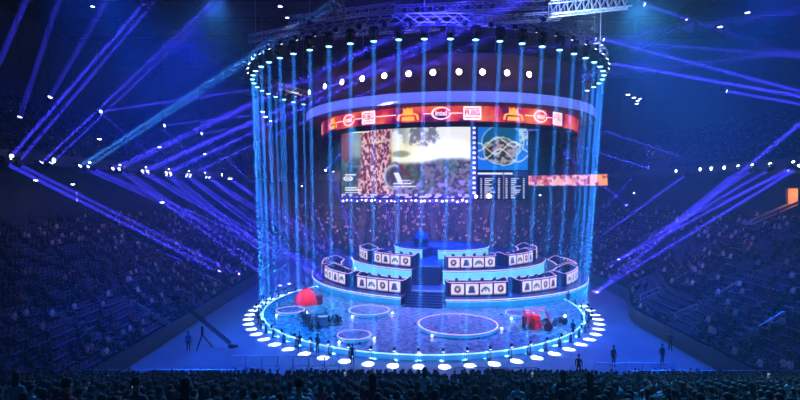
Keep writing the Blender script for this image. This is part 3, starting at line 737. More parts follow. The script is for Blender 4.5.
booth(T2,15.0,-88,-61,3.5,'middle tier, second left of aisle')
booth(T1,20.3,-98,-77,1.56,'lower tier, far left bend')
# prop at the head of the aisle
p=at(421,247,88.0); t=thing('helmet_prop','dark blue domed helmet shaped prop on the top deck at the head of the aisle','stage prop',(p.x,24.6,4.98))
b=MB(); b.lathe([(1.25,0),(1.35,.9),(1.3,1.5),(1.05,2.1),(.6,2.5),(.1,2.62)],n=20); b.build('dome',mk('prop_blue',(.05,.05,.3),.4,noise=((.12,.1,.4),2)),t,smooth=True)
b=MB(); b.arc((0,0),1.28,1.45,-60,60,.7,1.35,12); b.build('visor',M['black'],t)
b=MB(); b.lathe([(1.7,-.0),(1.7,.12)],n=24); b.build('plinth',M['boothdark'],t)

# ------------------------------------------------------------------ round podiums and stage props
def podium(px,py,rx,lab):
    D=F*(CAM.z-.95)/(py-HOR); x=CAM.x+(px-400)/F*D; y=CAM.y+D; r=rx/F*D
    t=thing('round_podium',lab,'podium',(x,y,.5))
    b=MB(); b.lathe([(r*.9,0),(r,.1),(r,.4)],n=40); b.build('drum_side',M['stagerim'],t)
    b=MB(); b.lathe([(r*.98,.4),(r*.98,.43)],n=40); b.build('top_disc',M['stagefloor'],t)
    MB().arc((0,0),r*.97,r+.01,-180,180,.40,.45,48).build('edge_light',M['pinkled'],t)
    for k in range(6):
        a=R(60*k+20); b=MB(); b.ball(((r+.35)*math.sin(a),-(r+.35)*math.cos(a),.16),.11,(1,1,.9),8,6); b.build('foot_lamp',M['whitelamp'] if k%2 else M['black'],t,smooth=True)
podium(458,324,40,'largest round podium, empty, in the middle front of the stage')
podium(354,335,17,'small round podium near the front rim left of the largest podium')
podium(369,310,20.5,'round podium just below the lower tier, left of the aisle')
podium(290,310,14,'small round podium near the stage rim beside the red parachute')
podium(520,313,14,'small round podium partly behind the red draped buggy')
def parachute(x,y,z,s,lab):
    t=thing('parachute',lab,'parachute',(x,y,z)); b=MB(); n=24; vs=[];rows=8
    for j in range(rows+1):
        th=PI*.5*j/rows
        for i in range(n):
            a=2*PI*i/n; sc=1+.06*math.cos(a*n/2*1.0)*math.sin(th)+.12*mnoise.noise(Vector((math.cos(a),math.sin(a),j*.2)))
            vs.append((s*math.sin(th)*math.cos(a)*sc, s*.8*math.sin(th)*math.sin(a)*sc, s*1.35*math.cos(th)*(.95+.1*mnoise.noise(Vector((a,j*.4,3))))))
    fs=[(j*n+i,(j+1)*n+i,(j+1)*n+(i+1)%n,j*n+(i+1)%n) for j in range(rows) for i in range(n)]
    b.add(vs,fs); b.build('canopy',M['red'],t,smooth=True)
    b=MB(); b.box((s*.95,.1,s*.35),(s*.7,s*.7,s*.7)); 
    for k in range(3): b.box((s*.95,-.27*s,s*(.12+.22*k)),(s*.72,.05,.05))
    b.build('crate',mk('dark_crate',(.12,.02,.08),.7),t); return t
parachute(-14.9,-.4,.5,1.5,'big red bunched parachute on a dark crate at the stage rim')
# buggy
t=thing('buggy','red off-road buggy with tube cage and red drape on the stage','vehicle',(11.0,-11.6,.5),R(-12))
b=MB(); W,Lh=.75,1.35
for s in (-1,1):
    b.path([(-Lh,s*W,.5),(-Lh*.9,s*W,1.9),(Lh*.55,s*W,1.95),(Lh,s*W,.8),(Lh,s*W,.45),(-Lh,s*W,.45)],.06,6)
for x,z in ((-Lh,.5),(-Lh*.9,1.9),(Lh*.55,1.95),(Lh,.8)): b.tube((x,-W,z),(x,W,z),.06,6)
b.build('cage',M['redframe'],t)
b=MB(); nx,ny=14,6; vs=[]
for i in range(nx+1):
    for j in range(ny+1):
        u=i/nx; v=j/ny; x=-Lh*1.15+2.0*u; vs.append((x,-W-.12+.12*math.sin(u*17)-.25*v*(1-u), .15+1.5*(1-u*.55)*v+.12*math.sin(u*9+v*4)))
b.add(vs,[(i*(ny+1)+j,(i+1)*(ny+1)+j,(i+1)*(ny+1)+j+1,i*(ny+1)+j+1) for i in range(nx) for j in range(ny)])
o2=len(b.v); b.box((-.5,-.3,1.2),(1.5,.9,.5),.1); b.ball((-.75,-.1,1.0),.7,(1.1,.9,.9),12,8,wob=.4); b.build('drape',M['red'],t,smooth=False)
for x in (-1.0,1.05):
    for s in (-1,1):
        b=MB(); b.lathe([(.22,-.14),(.42,-.15),(.47,-.08),(.47,.08),(.42,.15),(.22,.14)],(x,s*(W+.12),.47),n=18,k=Matrix.Rotation(PI/2,3,'X')); w_=b.build('wheel',M['rubber'],t)
        MB().lathe([(.2,-.12),(.06,-.16)],(x,s*(W+.12),.47),n=10,k=Matrix.Rotation(PI/2,3,'X')).build('hub',M['alu'],w_)
b=MB(); b.box((.1,0,.6),(1.6,1.2,.25)); b.box((.0,0,.95),(.4,1.0,.6)); b.build('body',M['black'],t)
# motorbike beside with lit headlamp
t=thing('motorbike','dark motorbike with glowing headlamp beside the red buggy','vehicle',(13.7,-10.6,.5),R(25))
for x in (-.65,.65):
    b=MB(); b.lathe([(.25,-.07),(.34,-.09),(.38,0),(.34,.09),(.25,.07)],(x,0,.38),n=18,k=Matrix.Rotation(PI/2,3,'X')); b.tube((x,-.08,.38),(x,.08,.38),.06,8); b.build('wheel',M['rubber'],t)
b=MB(); b.ball((0,0,.8),.3,(1.3,.6,.6),10,6); b.box((-.45,0,.85),(.6,.26,.12)); b.box((0,0,.5),(.5,.3,.35)); b.build('body',M['black'],t)
b=MB(); b.tube((.62,0,.4),(.4,0,1.1),.04,6); b.tube((.4,-.35,1.15),(.4,.35,1.15),.025,6); b.build('fork',M['blackmetal'],t)
b=MB(); b.ball((.58,-.1,1.0),.15,(.8,1,1),8,6); b.build('headlamp',M['whitelamp'],t)
# shrubs with pale crate
t=thing('supply_crate','pale wooden crate standing among dark shrubs on the stage','crate',(-11.2,-10.8,.5),R(10))
b=MB(); b.box((0,0,.55),(.9,.9,1.0)); b.build('box',M['crate'],t)
b=MB()
for s in (-1,1):
    for z in (.1,1.02): b.box((0,s*.46,z),(.96,.06,.1)); b.box((s*.46,0,z),(.06,.96,.1))
b.build('batten',mk('crate_batten',(.4,.3,.25),.7),t)
def shrub(x,y,s,lab):
    b=MB(); rr=random.Random(int(x*100+y*7))
    for k in range(110):
        d=Vector((rr.gauss(0,1),rr.gauss(0,1),abs(rr.gauss(0,.8)))).normalized()*rr.uniform(.5,1)*s; d.z*=.9
        q=Vector((rr.uniform(-1,1),rr.uniform(-1,1),rr.uniform(.2,1))).normalized(); u=q.cross(Vector((0,0,1))).normalized()*.13; v=q*.22
        c=Vector((0,0,.1))+d; b.add([c,c+u+v,c+v*2,c-u+v],[(0,1,2,3)])
    o=b.mesh('shrub',M['bush']); ob=bpy.data.objects.new('foliage',o); COL.objects.link(ob)
    t=thing('shrub',lab,'plant',(x,y,.5)); ob.parent=t; bb=MB()
    for k in range(5): a=k*1.3; bb.tube((0,0,0),(.3*s*math.cos(a),.3*s*math.sin(a),.7*s),.03,5)
    bb.build('stem',M['boothdark'],t)
for (x,y,s,l) in ((-12.8,-10.4,.9,'dark shrub just left of the pale crate'),(-10.1,-10.0,.85,'dark shrub just right of the pale crate'),(-11.5,-9.2,1.0,'dark shrub behind the pale crate'),(-13.7,-8.2,.8,'dark shrub furthest left of the clump round the pale crate'),(-11.9,-12.0,.55,'low dark shrub in front of the pale crate')): shrub(x,y,s,l)

# fixtures on the stage rim
fl=thing('rim_light','x','stage light'); b=MB(); b.box((0,0,.06),(.4,.36,.12)); b.build('base',M['black'],fl)
b=MB(); b.box((-.24,0,.55),(.05,.14,.9)); b.box((.24,0,.55),(.05,.14,.9)); b.box((0,0,.14),(.5,.14,.05)); b.build('yoke',M['black'],fl)
KR=Vector((0,.75,1.35)).to_track_quat('Z','Y').to_matrix(); b=MB(); b.lathe([(.1,.3),(.17,.24),(.17,-.1),(.19,-.16)],(0,-.36,1.55),n=12,k=KR); b.tube((0,0,.12),(0,0,1.3),.05,6); b.tube((0,0,1.3),(0,-.34,1.55),.04,6); b.build('head',M['blackmetal'],fl)
b=MB(); b.lathe([(.17,-.165),(.08,-.18)],(0,-.36,1.55),n=12,k=KR); b.build('lens',M['lensblue'],fl)
k=0
for a in ang:
    p=pol(SCN,19.72,a,0)
    if math.hypot(p.x-T1[0],p.y-T1[1])<22.3: continue
    k+=1; o=fl if k==1 else dup(fl,(0,0,0)); o.location=p; o.scale=(.72,.72,.72); o.rotation_euler=(0,0,R(a)); o['label']=f'{nth(k)} black floor light from the left along the stage rim'; o['group']='floor lights round the stage rim'
    l=bpy.data.lights.new('floor_lamp','SPOT'); l.energy=900; l.color=(.62,.86,1); l.spot_size=R(49); l.spot_blend=.15; l.shadow_soft_size=.06
    q=bpy.data.objects.new('floor_lamp',l); COL.objects.link(q); q.parent=o; q.location=(0,-.5,1.35); q.rotation_euler=Vector((0,-.75,-1.35)).to_track_quat('-Z','Y').to_euler()

# ------------------------------------------------------------------ arena floor people, barriers, crane
def ground(px,py,z=0): D=F*(CAM.z-z)/(py-HOR); return Vector((CAM.x+(px-400)/F*D,CAM.y+D,z))
for (px,py,rz,col,lab) in ((615,368,.3,(.02,.02,.03),'person in black standing alone on the open floor beyond the stage'),(580,378,2.6,(.02,.02,.04),'person in dark clothes standing by the barrier in front of the crowd'),
    (352,366,PI,(.01,.01,.02),'person in black standing at the stage rim before the small podium'),(299,352,.8,(.01,.01,.03),'crew member in dark clothes at the left front stage rim'),(317,354,-.6,(.02,.02,.04),'crew member at the stage rim near the shrubs'),
    (583,328,1.6,(.12,.08,.2),'person in pale purple top standing at the right stage rim'),(574,338,2.2,(.02,.03,.08),'person in dark blue at the right rim behind the motorbike'),(569,305,.2,(.01,.02,.05),'person standing at the right stage rim near the lower tier'),
    (672,352,-1.0,(.01,.01,.03),'person in dark clothes standing by the right stand front'),(187,352,.9,(.18,.12,.5),'crane operator in purple lit shirt beside the camera crane'),(664,366,.3,(.02,.02,.05),'person standing at the corner of the right stand')):  # crane operator's shirt colour carries the purple light on it
    person('stand',ground(px,py),rz,col,lab)
for (x,y,rz,z,lab) in ((-1.7,3.3,0,1.56,'person in blue standing at the foot of the upper stair flight'),):
    person('stand',(x,y,z),rz,(.03,.05,.3),lab)
bar=thing('crowd_barrier','x','barrier'); b=MB()
b.path([(-.62,0,.05),(-.62,0,.98),(-.52,0,1.08),(.52,0,1.08),(.62,0,.98),(.62,0,.05)],.03,6); b.tube((-.62,0,.25),(.62,0,.25),.025,5); b.build('frame',M['alu'],bar)
b=MB(); [b.tube((x*.155,0,.25),(x*.155,0,1.07),.014,4,cap=False) for x in range(-3,4)]; b.build('bars',M['alu'],bar)
b=MB(); [b.box((x,0,.025),(.06,.5,.05)) for x in (-.5,.5)]; b.build('foot',M['blackmetal'],bar)
k=0
for (x0,x1,y,ww) in ((-17.2,-7.5,-21.9,'left of the stage front'),(1.0,8.2,-24.6,'below the middle of the stage front'),(12.2,19.0,-23.6,'right of the stage front')):
    n=int((x1-x0)/1.3)
    for i in range(n):
        x=x0+1.3*(i+.5)
        if math.hypot(x,y)<22.9: yy=-math.sqrt(22.9**2-x*x) if abs(x)<22.9 else y
        else: yy=y
        yy=max(yy,-25.2)
        k+=1; o=bar if k==1 else dup(bar,(0,0,0)); o.location=(x,yy,0); o.rotation_euler=(0,0,random.uniform(-.12,.12)); o['label']=f'{nth(i+1)} steel crowd barrier in the row {ww}'; o['group']='steel crowd barriers'
# camera crane
t=thing('camera_crane','long black camera crane with counterweight reaching over the floor left of the stage','camera crane',(-21.6,-16.6,0))
b=MB(); [b.tube((0,0,1.3),(.9*math.cos(a),.9*math.sin(a),.05),.06,6) for a in (.3,2.4,4.5)]; b.tube((0,0,1.2),(0,0,2.1),.12,8); b.build('tripod',M['blackmetal'],t)
b=MB(); p=Vector((-3.2,1.6,4.4)); q=Vector((3.1,-1.4,.9)); b=truss(p,q,.22,.26,16,.035); b.build('boom',M['black'],t)
b=MB(); b.box(p,(.7,.35,.5),.4); b.box(p+Vector((.5,-.25,-.3)),(.3,.5,.4)); b.build('counterweight',M['blackmetal'],t)
b=MB(); b.box(q+Vector((.1,0,-.25)),(.5,.28,.3)); b.lathe([(.12,0),(.14,.3)],q+Vector((.35,0,-.25)),n=10,k=Matrix.Rotation(PI/2,3,'Y')); b.build('camera',M['black'],t)

# ------------------------------------------------------------------ crowds
def stand_xyo(side,s,o):   # side L/R: s = Y; B: s = X ; corners A,B by angle
    pass
def crowd_template():
    vs=[];fs=[];zn=[]
    def loop(rings,z_):
        o=len(vs); n=6
        for (rx,ry,z,y) in rings:
            for i in range(n): a=2*PI*i/n; vs.append((rx*math.cos(a),ry*math.sin(a)+y,z)); zn.append(z_)
        for j in range(len(rings)-1):
            for i in range(n): fs.append((o+j*n+i,o+j*n+(i+1)%n,o+(j+1)*n+(i+1)%n,o+(j+1)*n+i))
        fs.append(tuple(o+(len(rings)-1)*n+i for i in range(n)))
    loop([(.18,.12,.42,0),(.17,.11,.7,0),(.22,.12,.98,0),(.1,.08,1.07,0)],0)
    loop([(.055,.055,1.05,0),(.085,.095,1.14,0),(.09,.105,1.22,0)],1)
    loop([(.092,.105,1.21,.01),(.085,.1,1.28,.01),(.03,.03,1.33,.01)],2)
    for s in (-1,1):
        o=len(vs)
        for (x,y,z,r) in ((.22,0,.95,.06),(.25,-.08,.68,.05),(.14,-.3,.62,.04)):
            for (dx,dz) in ((-1,0),(0,-1),(1,0),(0,1)): vs.append((s*x+dx*r,y,z+dz*r)); zn.append(0)
        for j in range(2):
            for i in range(4): fs.append((o+j*4+i,o+j*4+(i+1)%4,o+(j+1)*4+(i+1)%4,o+(j+1)*4+i))
    o=len(vs)
    for (x,y,z) in ((-.2,.05,.36),(.2,.05,.36),(.2,-.5,.38),(-.2,-.5,.38),(-.2,.05,.52),(.2,.05,.52),(.2,-.5,.52),(-.2,-.5,.52),(.2,-.4,0.),(-.2,-.4,0.),(.2,-.5,0.),(-.2,-.5,0.)): vs.append((x,y,z)); zn.append(3)
    fs += [(o+4,o+5,o+6,o+7),(o,o+4,o+7,o+3),(o+1,o+2,o+6,o+5),(o+2,o+3,o+11,o+10),(o+2,o+10,o+8,o+1),(o+3,o,o+9,o+11)]
    return np.array(vs),fs,np.array(zn)
TV,TF,TZ=crowd_template()
def crowd_object(name,places,palette,label):
    n=len(places); P=np.array([p[:3] for p in places]); A=np.array([p[3] for p in places]); S=rng.uniform(.92,1.06,n)
    lean=rng.uniform(-.06,.06,n)
    c,s=np.cos(A),np.sin(A); V=TV[None]*S[:,None,None]; V=np.repeat(V,1,0)
    X=V[...,0]+lean[:,None]*V[...,2]; Y=V[...,1]; W=np.stack([c[:,None]*X-s[:,None]*Y,s[:,None]*X+c[:,None]*Y,V[...,2]],-1)+P[:,None]
    nv=len(TV); loops=np.concatenate([np.array(f) for f in TF]); lens=np.array([len(f) for f in TF])
    me=bpy.data.meshes.new(name); me.vertices.add(n*nv); me.vertices.foreach_set('co',W.astype(np.float32).ravel())
    L=(loops[None]+np.arange(n)[:,None]*nv).ravel(); me.loops.add(len(L)); me.loops.foreach_set('vertex_index',L.astype(np.int32))
    ll=np.tile(lens,n); st=np.concatenate([[0],np.cumsum(ll)[:-1]]); me.polygons.add(len(ll)); me.polygons.foreach_set('loop_start',st.astype(np.int32))
    me.update(calc_edges=True)
    pal=np.array(palette); sh=np.clip(pal[rng.integers(0,len(pal),n)]*rng.uniform(.6,1.3,(n,1)),0,.9); sk=np.array([[.5,.3,.22]])*rng.uniform(.25,1.5,(n,1)); hr=np.array([[.015,.01,.01]])*np.ones((n,1)); tr=np.array([[.02,.02,.035]])*np.ones((n,1))
    C=np.stack([sh,sk,hr,tr],1)[:,TZ,:]; C=np.concatenate([C,np.ones(C.shape[:2]+(1,))],-1)
    a=me.color_attributes.new('Col','FLOAT_COLOR','POINT'); a.data.foreach_set('color',C.astype(np.float32).ravel())
    me.materials.append(M['crowd']); me.validate(); o=bpy.data.objects.new(name,me); COL.objects.link(o); tag(o,label,'crowd',kind='stuff'); return o
def path_places(P,off,z,step,Y0):
    XL,XR,YB,rc=P; Yc=YB-rc; segs=[('L',Yc-Y0),('A',(rc+off)*PI/2),('T',(XR-rc)-(XL+rc)),('B',(rc+off)*PI/2),('R',Yc-Y0)]
    s=0; out=[]
    for k,L in segs:
        n=int(L/step)
        for i in range(n):
            f=(i+.5)/n
            if k=='L': out.append((XL-off,Y0+f*L,z,PI/2,k))
            if k=='R': out.append((XR+off+bulge(Yc-f*L,P),Yc-f*L,z,-PI/2,k))
            if k=='A': a=f*PI/2; out.append((XL+rc-(rc+off)*math.cos(a),Yc+(rc+off)*math.sin(a),z,PI/2-a,k))
            if k=='B': a=f*PI/2; out.append((XR-rc+(rc+off)*math.cos(a),Yc+(rc+off)*math.sin(a),z,-(PI/2-a),k))
            if k=='T': out.append((XL+rc+f*L,YB+off,z,0,k))
    return out
def aisle(p):
    x,y,_,_,k=p
    v = y if k in 'LR' else (x if k=='T' else math.atan2(y-38,abs(x))*14)
    return (v+200)%8.5<1.2
pal=[(.01,.01,.015)]*9+[(.02,.03,.06)]*3+[(.25,.04,.05),(.5,.3,.3),(.8,.75,.75),(.05,.1,.2),(.9,.55,.5)]  # the few very bright tones stand in for lit faces
places=[];seats=[]
for i in range(NR):
    o=.5+PITCH*i; z=Z0+RISE*i
    for p in path_places(LOW,o,z,.56,-44):
        if aisle(p): continue
        near=p[4] in 'LR' and p[1]<-6
        if math.hypot(p[0]-CAM.x,p[1]-CAM.y)<16: continue
        occ=.80 if not near else .45
        if p[4]=='R' and -14<p[1]<4 and 1<=i<5: occ=.04
        if p[4]=='R' and 2<=i<6 and p[1]>20: occ=.7
        if mnoise.noise(Vector((p[0]*.12,p[1]*.12,4)))>.28: occ*=.4
        if rng.random()<occ: places.append(p)
        if near or occ<.1 or rng.random()<.3: seats.append(p)
crowd_object('crowd',places,pal,'seated spectators filling the lower stands on both sides and behind the stage')
up=[]
for i in range(1,18):
    for p in path_places(BAL,1.2+.8*i-.35,17.6+.5*i,.62,-40):
        if rng.random()<.35: up.append(p)
crowd_object('crowd',up,pal[:3]+[(.05,.05,.1)],'sparse dark spectators in the upper balcony under the roof')
# seats in the lower stands
def seat_mesh():
    b=MB(); b.box((0,-.02,.42),(.44,.42,.05)); b.box((0,.2,.66),(.44,.05,.42)); b.box((0,.05,.2),(.08,.2,.4)); return b
sb=seat_mesh()
near_seats=sorted(seats,key=lambda p: math.hypot(p[0]-20,p[1]+6) if p[4]=='R' and p[1]>-16 else 1e3+math.hypot(p[0]-CAM.x,p[1]-CAM.y))
ind=near_seats[:300]; rest=near_seats[300:]
b1=MB(); b1.box((0,-.02,.42),(.44,.42,.05)); me1=b1.mesh('seat_pan',M['seat']); b2=MB(); b2.box((0,.2,.66),(.44,.05,.42)); me2=b2.mesh('seat_back',M['seat']); b3=MB(); b3.box((0,.05,.2),(.08,.2,.4)); me3=b3.mesh('seat_post',M['blackmetal'])
for p in ind:
    t=thing('arena_seat','fixed blue plastic arena seat in the lower right stand by the floor' if p[4]=='R' else 'fixed blue plastic arena seat in the lower left stand','seat',p[:3],p[3],'fixed seats in the lower right stand' if p[4]=='R' else 'fixed seats in the lower left stand')
    for nm,me in (('seat_pan',me1),('backrest',me2),('post',me3)):
        o=bpy.data.objects.new(nm,me); COL.objects.link(o); o.parent=t
bs=MB()
sv=np.array(sb.v)
for p in rest:
    c,s=math.cos(p[3]),math.sin(p[3]); o=len(bs.v)
    bs.v += [(c*x-s*y+p[0],s*x+c*y+p[1],z+p[2]) for x,y,z in sb.v]; bs.f += [tuple(i+o for i in f) for f in sb.f]; bs.m += [0]*len(sb.f)
tag(bs.build('arena_seats',M['seat']),'remaining fixed seats among the spectators of the lower stands','seating',kind='stuff')
# near end stand: nearest rows as individuals
cand=[]
for i in range(0,33):
    y=-26-EP*(i+.5); z=EZ+ER*i; D=y-CAM.y
    half=min(27,F and 420/F*D+1)
    n=int(2*half/.56)
    for k in range(n):
        x=-3.15-half+.56*(k+.5)+random.uniform(-.05,.05)
        if x<-25 or x>22: continue
        if random.random()<(.2 if mnoise.noise(Vector((x*.25,y*.4,1)))<.12 else .62): continue
        if abs((x+60)%11-5)<.7: continue
        head=HOR+F*(CAM.z-z-1.32)/D
        if head>412: continue
        cand.append((x,y+random.uniform(-.08,.08),z,PI+random.uniform(-.25,.25),D,head))
cand.sort(key=lambda c:c[4])
pal2=[(.01,.01,.015)]*6+[(.02,.03,.06),(.04,.02,.03),(.03,.03,.05),(.1,.1,.12),(.1,.5,.6),(.5,.6,.65),(.4,.03,.05),(.08,.3,.4)]  # the cyan tones stand in for light on some backs
for j,c in enumerate(cand[:300]):
    pose='raise' if random.random()<.015 else ('stand' if random.random()<.035 else 'sit'); lg=random.random()<.35
    col=random.choice(pal2)
    o=person(pose,c[:3],c[3],col,'spectator standing up among seated people in the nearest rows' if pose=='stand' else ('spectator in the nearest rows raising one hand with a phone' if pose=='raise' else 'spectator seen from behind, seated in the dark nearest rows of the crowd'),'standing spectators in the nearest rows' if pose=='stand' else ('spectators raising phones' if pose=='raise' else 'spectators in the nearest rows'),lg,'spectator')
    if pose=='raise':
        me=bpy.data.meshes.get('phone_slab') or MB().box((0,0,0),(.09,.012,.17)).add([(-.04,.008,-.075),(.04,.008,-.075),(.04,.008,.075),(-.04,.008,.075)],[(0,1,2,3)],1).mesh('phone_slab',[M['black'],M['phone']])
        ph=bpy.data.objects.new('phone',me); COL.objects.link(ph)
        hp=Matrix.Rotation(c[3],3,'Z')@Vector((.17,-.27,1.5)); ph.location=Vector(c[:3])+hp; ph.rotation_euler=(0,0,c[3]); tag(ph,'phone held up by a spectator in the dark nearest rows','phone','phones held up in the crowd')
crowd_object('crowd',[(c[0],c[1],c[2],c[3],'T') for c in cand[300:]],pal2,'dark spectators seated between the nearest rows and the stage')

# handrails in the stands
def stand_pt(side,y,o): 
    i=max(0,int(o/PITCH)); return Vector(((27.6+bulge(y,LOW)+o) if side=='R' else (-26-o), y, Z0+RISE*i))
hr=[('R',-5.4,1.0),('R',-5.4,5.0),('R',3.1,1.0),('R',-13.9,1.0),('R',-13.9,5.0),('R',11.6,3.0),('L',-5.4,1.0),('L',-5.4,5.5),('L',3.1,1.0),('L',11.6,1.0),('L',-13.9,1.5),('R',-22.4,3),('L',3.1,6)]
for k,(sd_,y,o) in enumerate(hr):
    p=stand_pt(sd_,y,o); q=stand_pt(sd_,y,o+2.2); t=thing('handrail',f'{nth(k+1 if sd_=="R" else k+1)} pale steel hoop handrail on a stair of the {"right" if sd_=="R" else "left"} stand','handrail',p)
    d=q-p; b=MB(); up_=Vector((0,0,1.05)); b.path([(0,0,0),up_*.95,up_+d*.06,d*.94+up_,d+up_*.95,d],.04,6); b.tube(up_*.5,d+up_*.5,.03,5); b.build('rail',M['alu'],t)
for (x0,x1,y,z,lab) in ((12,24,-30.2,EZ+ER*5,'long thin steel rail across the right part of the nearest crowd'),(-25,-14,-28.5,EZ+ER*3,'long thin steel rail across the left part of the nearest crowd')):
    t=thing('guard_rail',lab,'rail',((x0+x1)/2,y,z)); h=(x1-x0)/2; b=MB(); b.tube((-h,0,1.15),(h,0,1.15),.03,6)
    b.build('top_bar',M['alu'],t)
    for i in range(7): x=-h+2*h*i/6; MB().tube((x,0,0),(x,0,1.15),.025,5).build('post',M['blackmetal'],t)

# ------------------------------------------------------------------ balcony lamps
bl=thing('balcony_lamp','x','lamp'); b=MB(); b.lathe([(.14,.3),(.26,.2),(.28,0)],n=12,k=Matrix.Rotation(-PI/2,3,'X')); b.box((0,.22,.25),(.08,.1,.4)); b.build('can',M['black'],bl)
b=MB(); b.ball((0,-.02,0),.24,(1,.45,1),10,6); b.build('glass',M['whitelamp'],bl,smooth=True)
spots=[]
for px,py in ((12,157),(54,161),(90,164),(120,167),(146,169),(169,171),(189,172),(205,174),(222,175),(236,176)):
    D=34.6*F/(397-px+0.0); D=(CAM.x+37.75)/(-(px-400)/F); spots.append((-37.75,CAM.y+D,PI/2,'left'))
for px in (793,770,752,738,724,711,700,676):
    D=(39.75-CAM.x)/((px-400)/F); spots.append((39.75,CAM.y+D,-PI/2,'right'))
for px in (258,283,306,327): spots.append((CAM.x+(px-400)/F*122.7,59.75,0,'far'))
for px in (545,583,612,634,652): spots.append((CAM.x+(px-400)/F*122.7,59.75,0,'far')) if px<600 else None
for px in (612,634,655): 
    a=math.radians({612:25,634:48,655:68}[px]); spots.append((18+21.75*math.sin(a),38+21.75*math.cos(a),-a,'curved far right'))
for k,(x,y,rz,ww) in enumerate(spots):
    o=bl if k==0 else dup(bl,(0,0,0)); o.location=(x,y,17.75); o.rotation_euler=(0,0,rz); o['label']=f'round white lamp on the {ww} balcony front, {nth(k+1)} along from the near left'; o['group']='white lamps on the balcony front'
# hanging white lamps
hl=thing('hanging_lamp','x','lamp'); b=MB(); b.lathe([(.1,.4),(.2,.3),(.24,0)],n=12); b.build('can',M['black'],hl)
b=MB(); b.ball((0,0,-.02),.22,(1,1,.5),10,6); b.build('glass',M['whitelamp'],hl,smooth=True)
b=MB(); b.tube((0,0,.4),(0,0,22),.015,4,cap=False); b.build('cable',M['blackmetal'],hl)
hang=[(627,95,70,1.3),(633,98,70,1.2),(637,101,70,1.1),(636,104,70,1),(639,99,71,.9),(263,112,68,1.2),(266,117,68,1.2),(271,121,69,.8),(745,14,58,1.2),(718,28,58,1.2),(735,148,75,1.6),(634,193,95,.8),(680,192,95,1.1),(724,192,90,1.1),(100,139,62,1.0),(160,147,66,1.0),(205,154,70,.8),(36,180,55,.9),(73,184,58,.9),(162,202,72,1.3),(77,301,50,1.1),(540,195,90,1),(350,195,100,.8),(302,186,90,.8),(95,8,55,.9),(288,19,60,1.0),(281,8,60,1.2)]
for k,(px,py,D,s) in enumerate(hang):
    o=hl if k==0 else dup(hl,(0,0,0)); p=at(px,py,D); o.location=p; o.scale=(s,s,s if p.z+22*s<40 else (39.8-p.z)/22); o.scale.z=max(.2,min(s,(39.8-p.z)/22))
    o['label']=f'small white lamp hung on a thin cable, {nth(k+1)} of the scattered hanging lamps'; o['group']='scattered hanging lamps'
# lit entrance on the right wall
t=thing('lit_entrance','small square orange lit entrance high on the right wall','entrance',(47.0,.7,13.0)); 
b=MB(); b.box((.2,0,1.0),(.3,2.0,2.0)); b.build('lit_wall',M['orangebox'],t)
b=MB(); b.box((0,-1.05,1.0),(.5,.12,2.2)); b.box((0,1.05,1.0),(.5,.12,2.2)); b.box((0,0,2.06),(.5,2.2,.12)); b.box((0,0,-.06),(.5,2.2,.12)); b.build('frame',M['darkwall'],t)
b=MB(); b.add([(-.1,-1.1,0),(-.1,1.1,0),(-6,1.1,-2.6),(-6,-1.1,-2.6)],[(0,1,2,3)]); b.box((-3,-1.1,-.9),(6.5,.1,.25),mat=Matrix.Rotation(-.41,3,'Y')); b.build('ramp',mk('pale_ramp',(.5,.4,.4),.6),t)
l=bpy.data.lights.new('orange_bulb','POINT'); l.energy=40; l.color=(1,.5,.2); q=bpy.data.objects.new('orange_bulb',l); COL.objects.link(q); q.parent=t; q.location=(-.7,0,1.2)

# box truss and the unseen lamp that lights it, at the top right of the drum
b=truss(at(549,10,52),at(628,2,52),1.0,1.4,10,.09); tag(b.build('lighting_truss',mk('pale_truss',(.7,.75,.8),.3,.5)),'short bright aluminium box truss above the right end of the ring','truss')
l=bpy.data.lights.new('truss_fill','AREA'); l.size=2; l.energy=1200; l.color=(.3,.5,1); q=bpy.data.objects.new('truss_fill',l); COL.objects.link(q); q.location=at(585,28,49); q.rotation_euler=(at(588,6,52)-at(585,28,49)).to_track_quat('-Z','Y').to_euler()
for k,(x0,y0,x1,y1,D) in enumerate(((290,22,395,8,58),(330,34,440,27,55),(395,12,545,5,50),(450,24,560,17,56),(250,40,300,30,60))):
    tag(truss(at(x0,y0,D),at(x1,y1,D),.7,.8,12,.05).build('lighting_truss',M['alu']),f'straight dark box truss hung under the roof, {nth(k+1)} of five over the stage','truss')

# ------------------------------------------------------------------ blue beams across the hall
BL=(.055,.045,1.0); CY=(.05,.3,1.0)
def fas(px,side='L'):  # point on the balcony front seen at that column
    X=-37.4 if side=='L' else 39.4; D=(X-CAM.x)/((px-400)/F); return Vector((X,CAM.y+D,17.2+.0))
bh=moving_head('hall_spotlight',M['lensblue'],1.0); BH=[bh]; nb=[0]
def beam(src,dst,pw=260,col=BL,size=.3,spr=.8,mount='balcony front'):
    o=bh if nb[0]==0 else dup(bh,(0,0,0)); nb[0]+=1
    if nb[0]>1:
        for h in o.children: h.rotation_mode='QUATERNION'; h.rotation_quaternion=(1,0,0,0)
    o.location=Vector(src)+Vector((0,0,.52)); o['label']=f'blue beam moving head at the {mount}, {nth(nb[0])} of the hall heads'; o['group']='blue beam heads of the hall'
    for h in list(o.children):
        for g in list(h.children):
            if g.type=='LIGHT': bpy.data.objects.remove(g)
    add_beam(o,dst,pw*3.0,col,size*1.25,spr)
    if mount!='balcony front':
        p=o.location; MB().tube((0,0,0),(0,0,39.5-p.z),.04,5).build('drop_pipe',M['blackmetal'],o)
UP=[(6,150,0,60,260,0),(39,190,25,50,300,0),(78,300,25,50,170,1),(111,340,62,52,240,0),(141,300,100,55,220,0),(165,330,95,58,180,0),(186,330,110,60,160,0)]
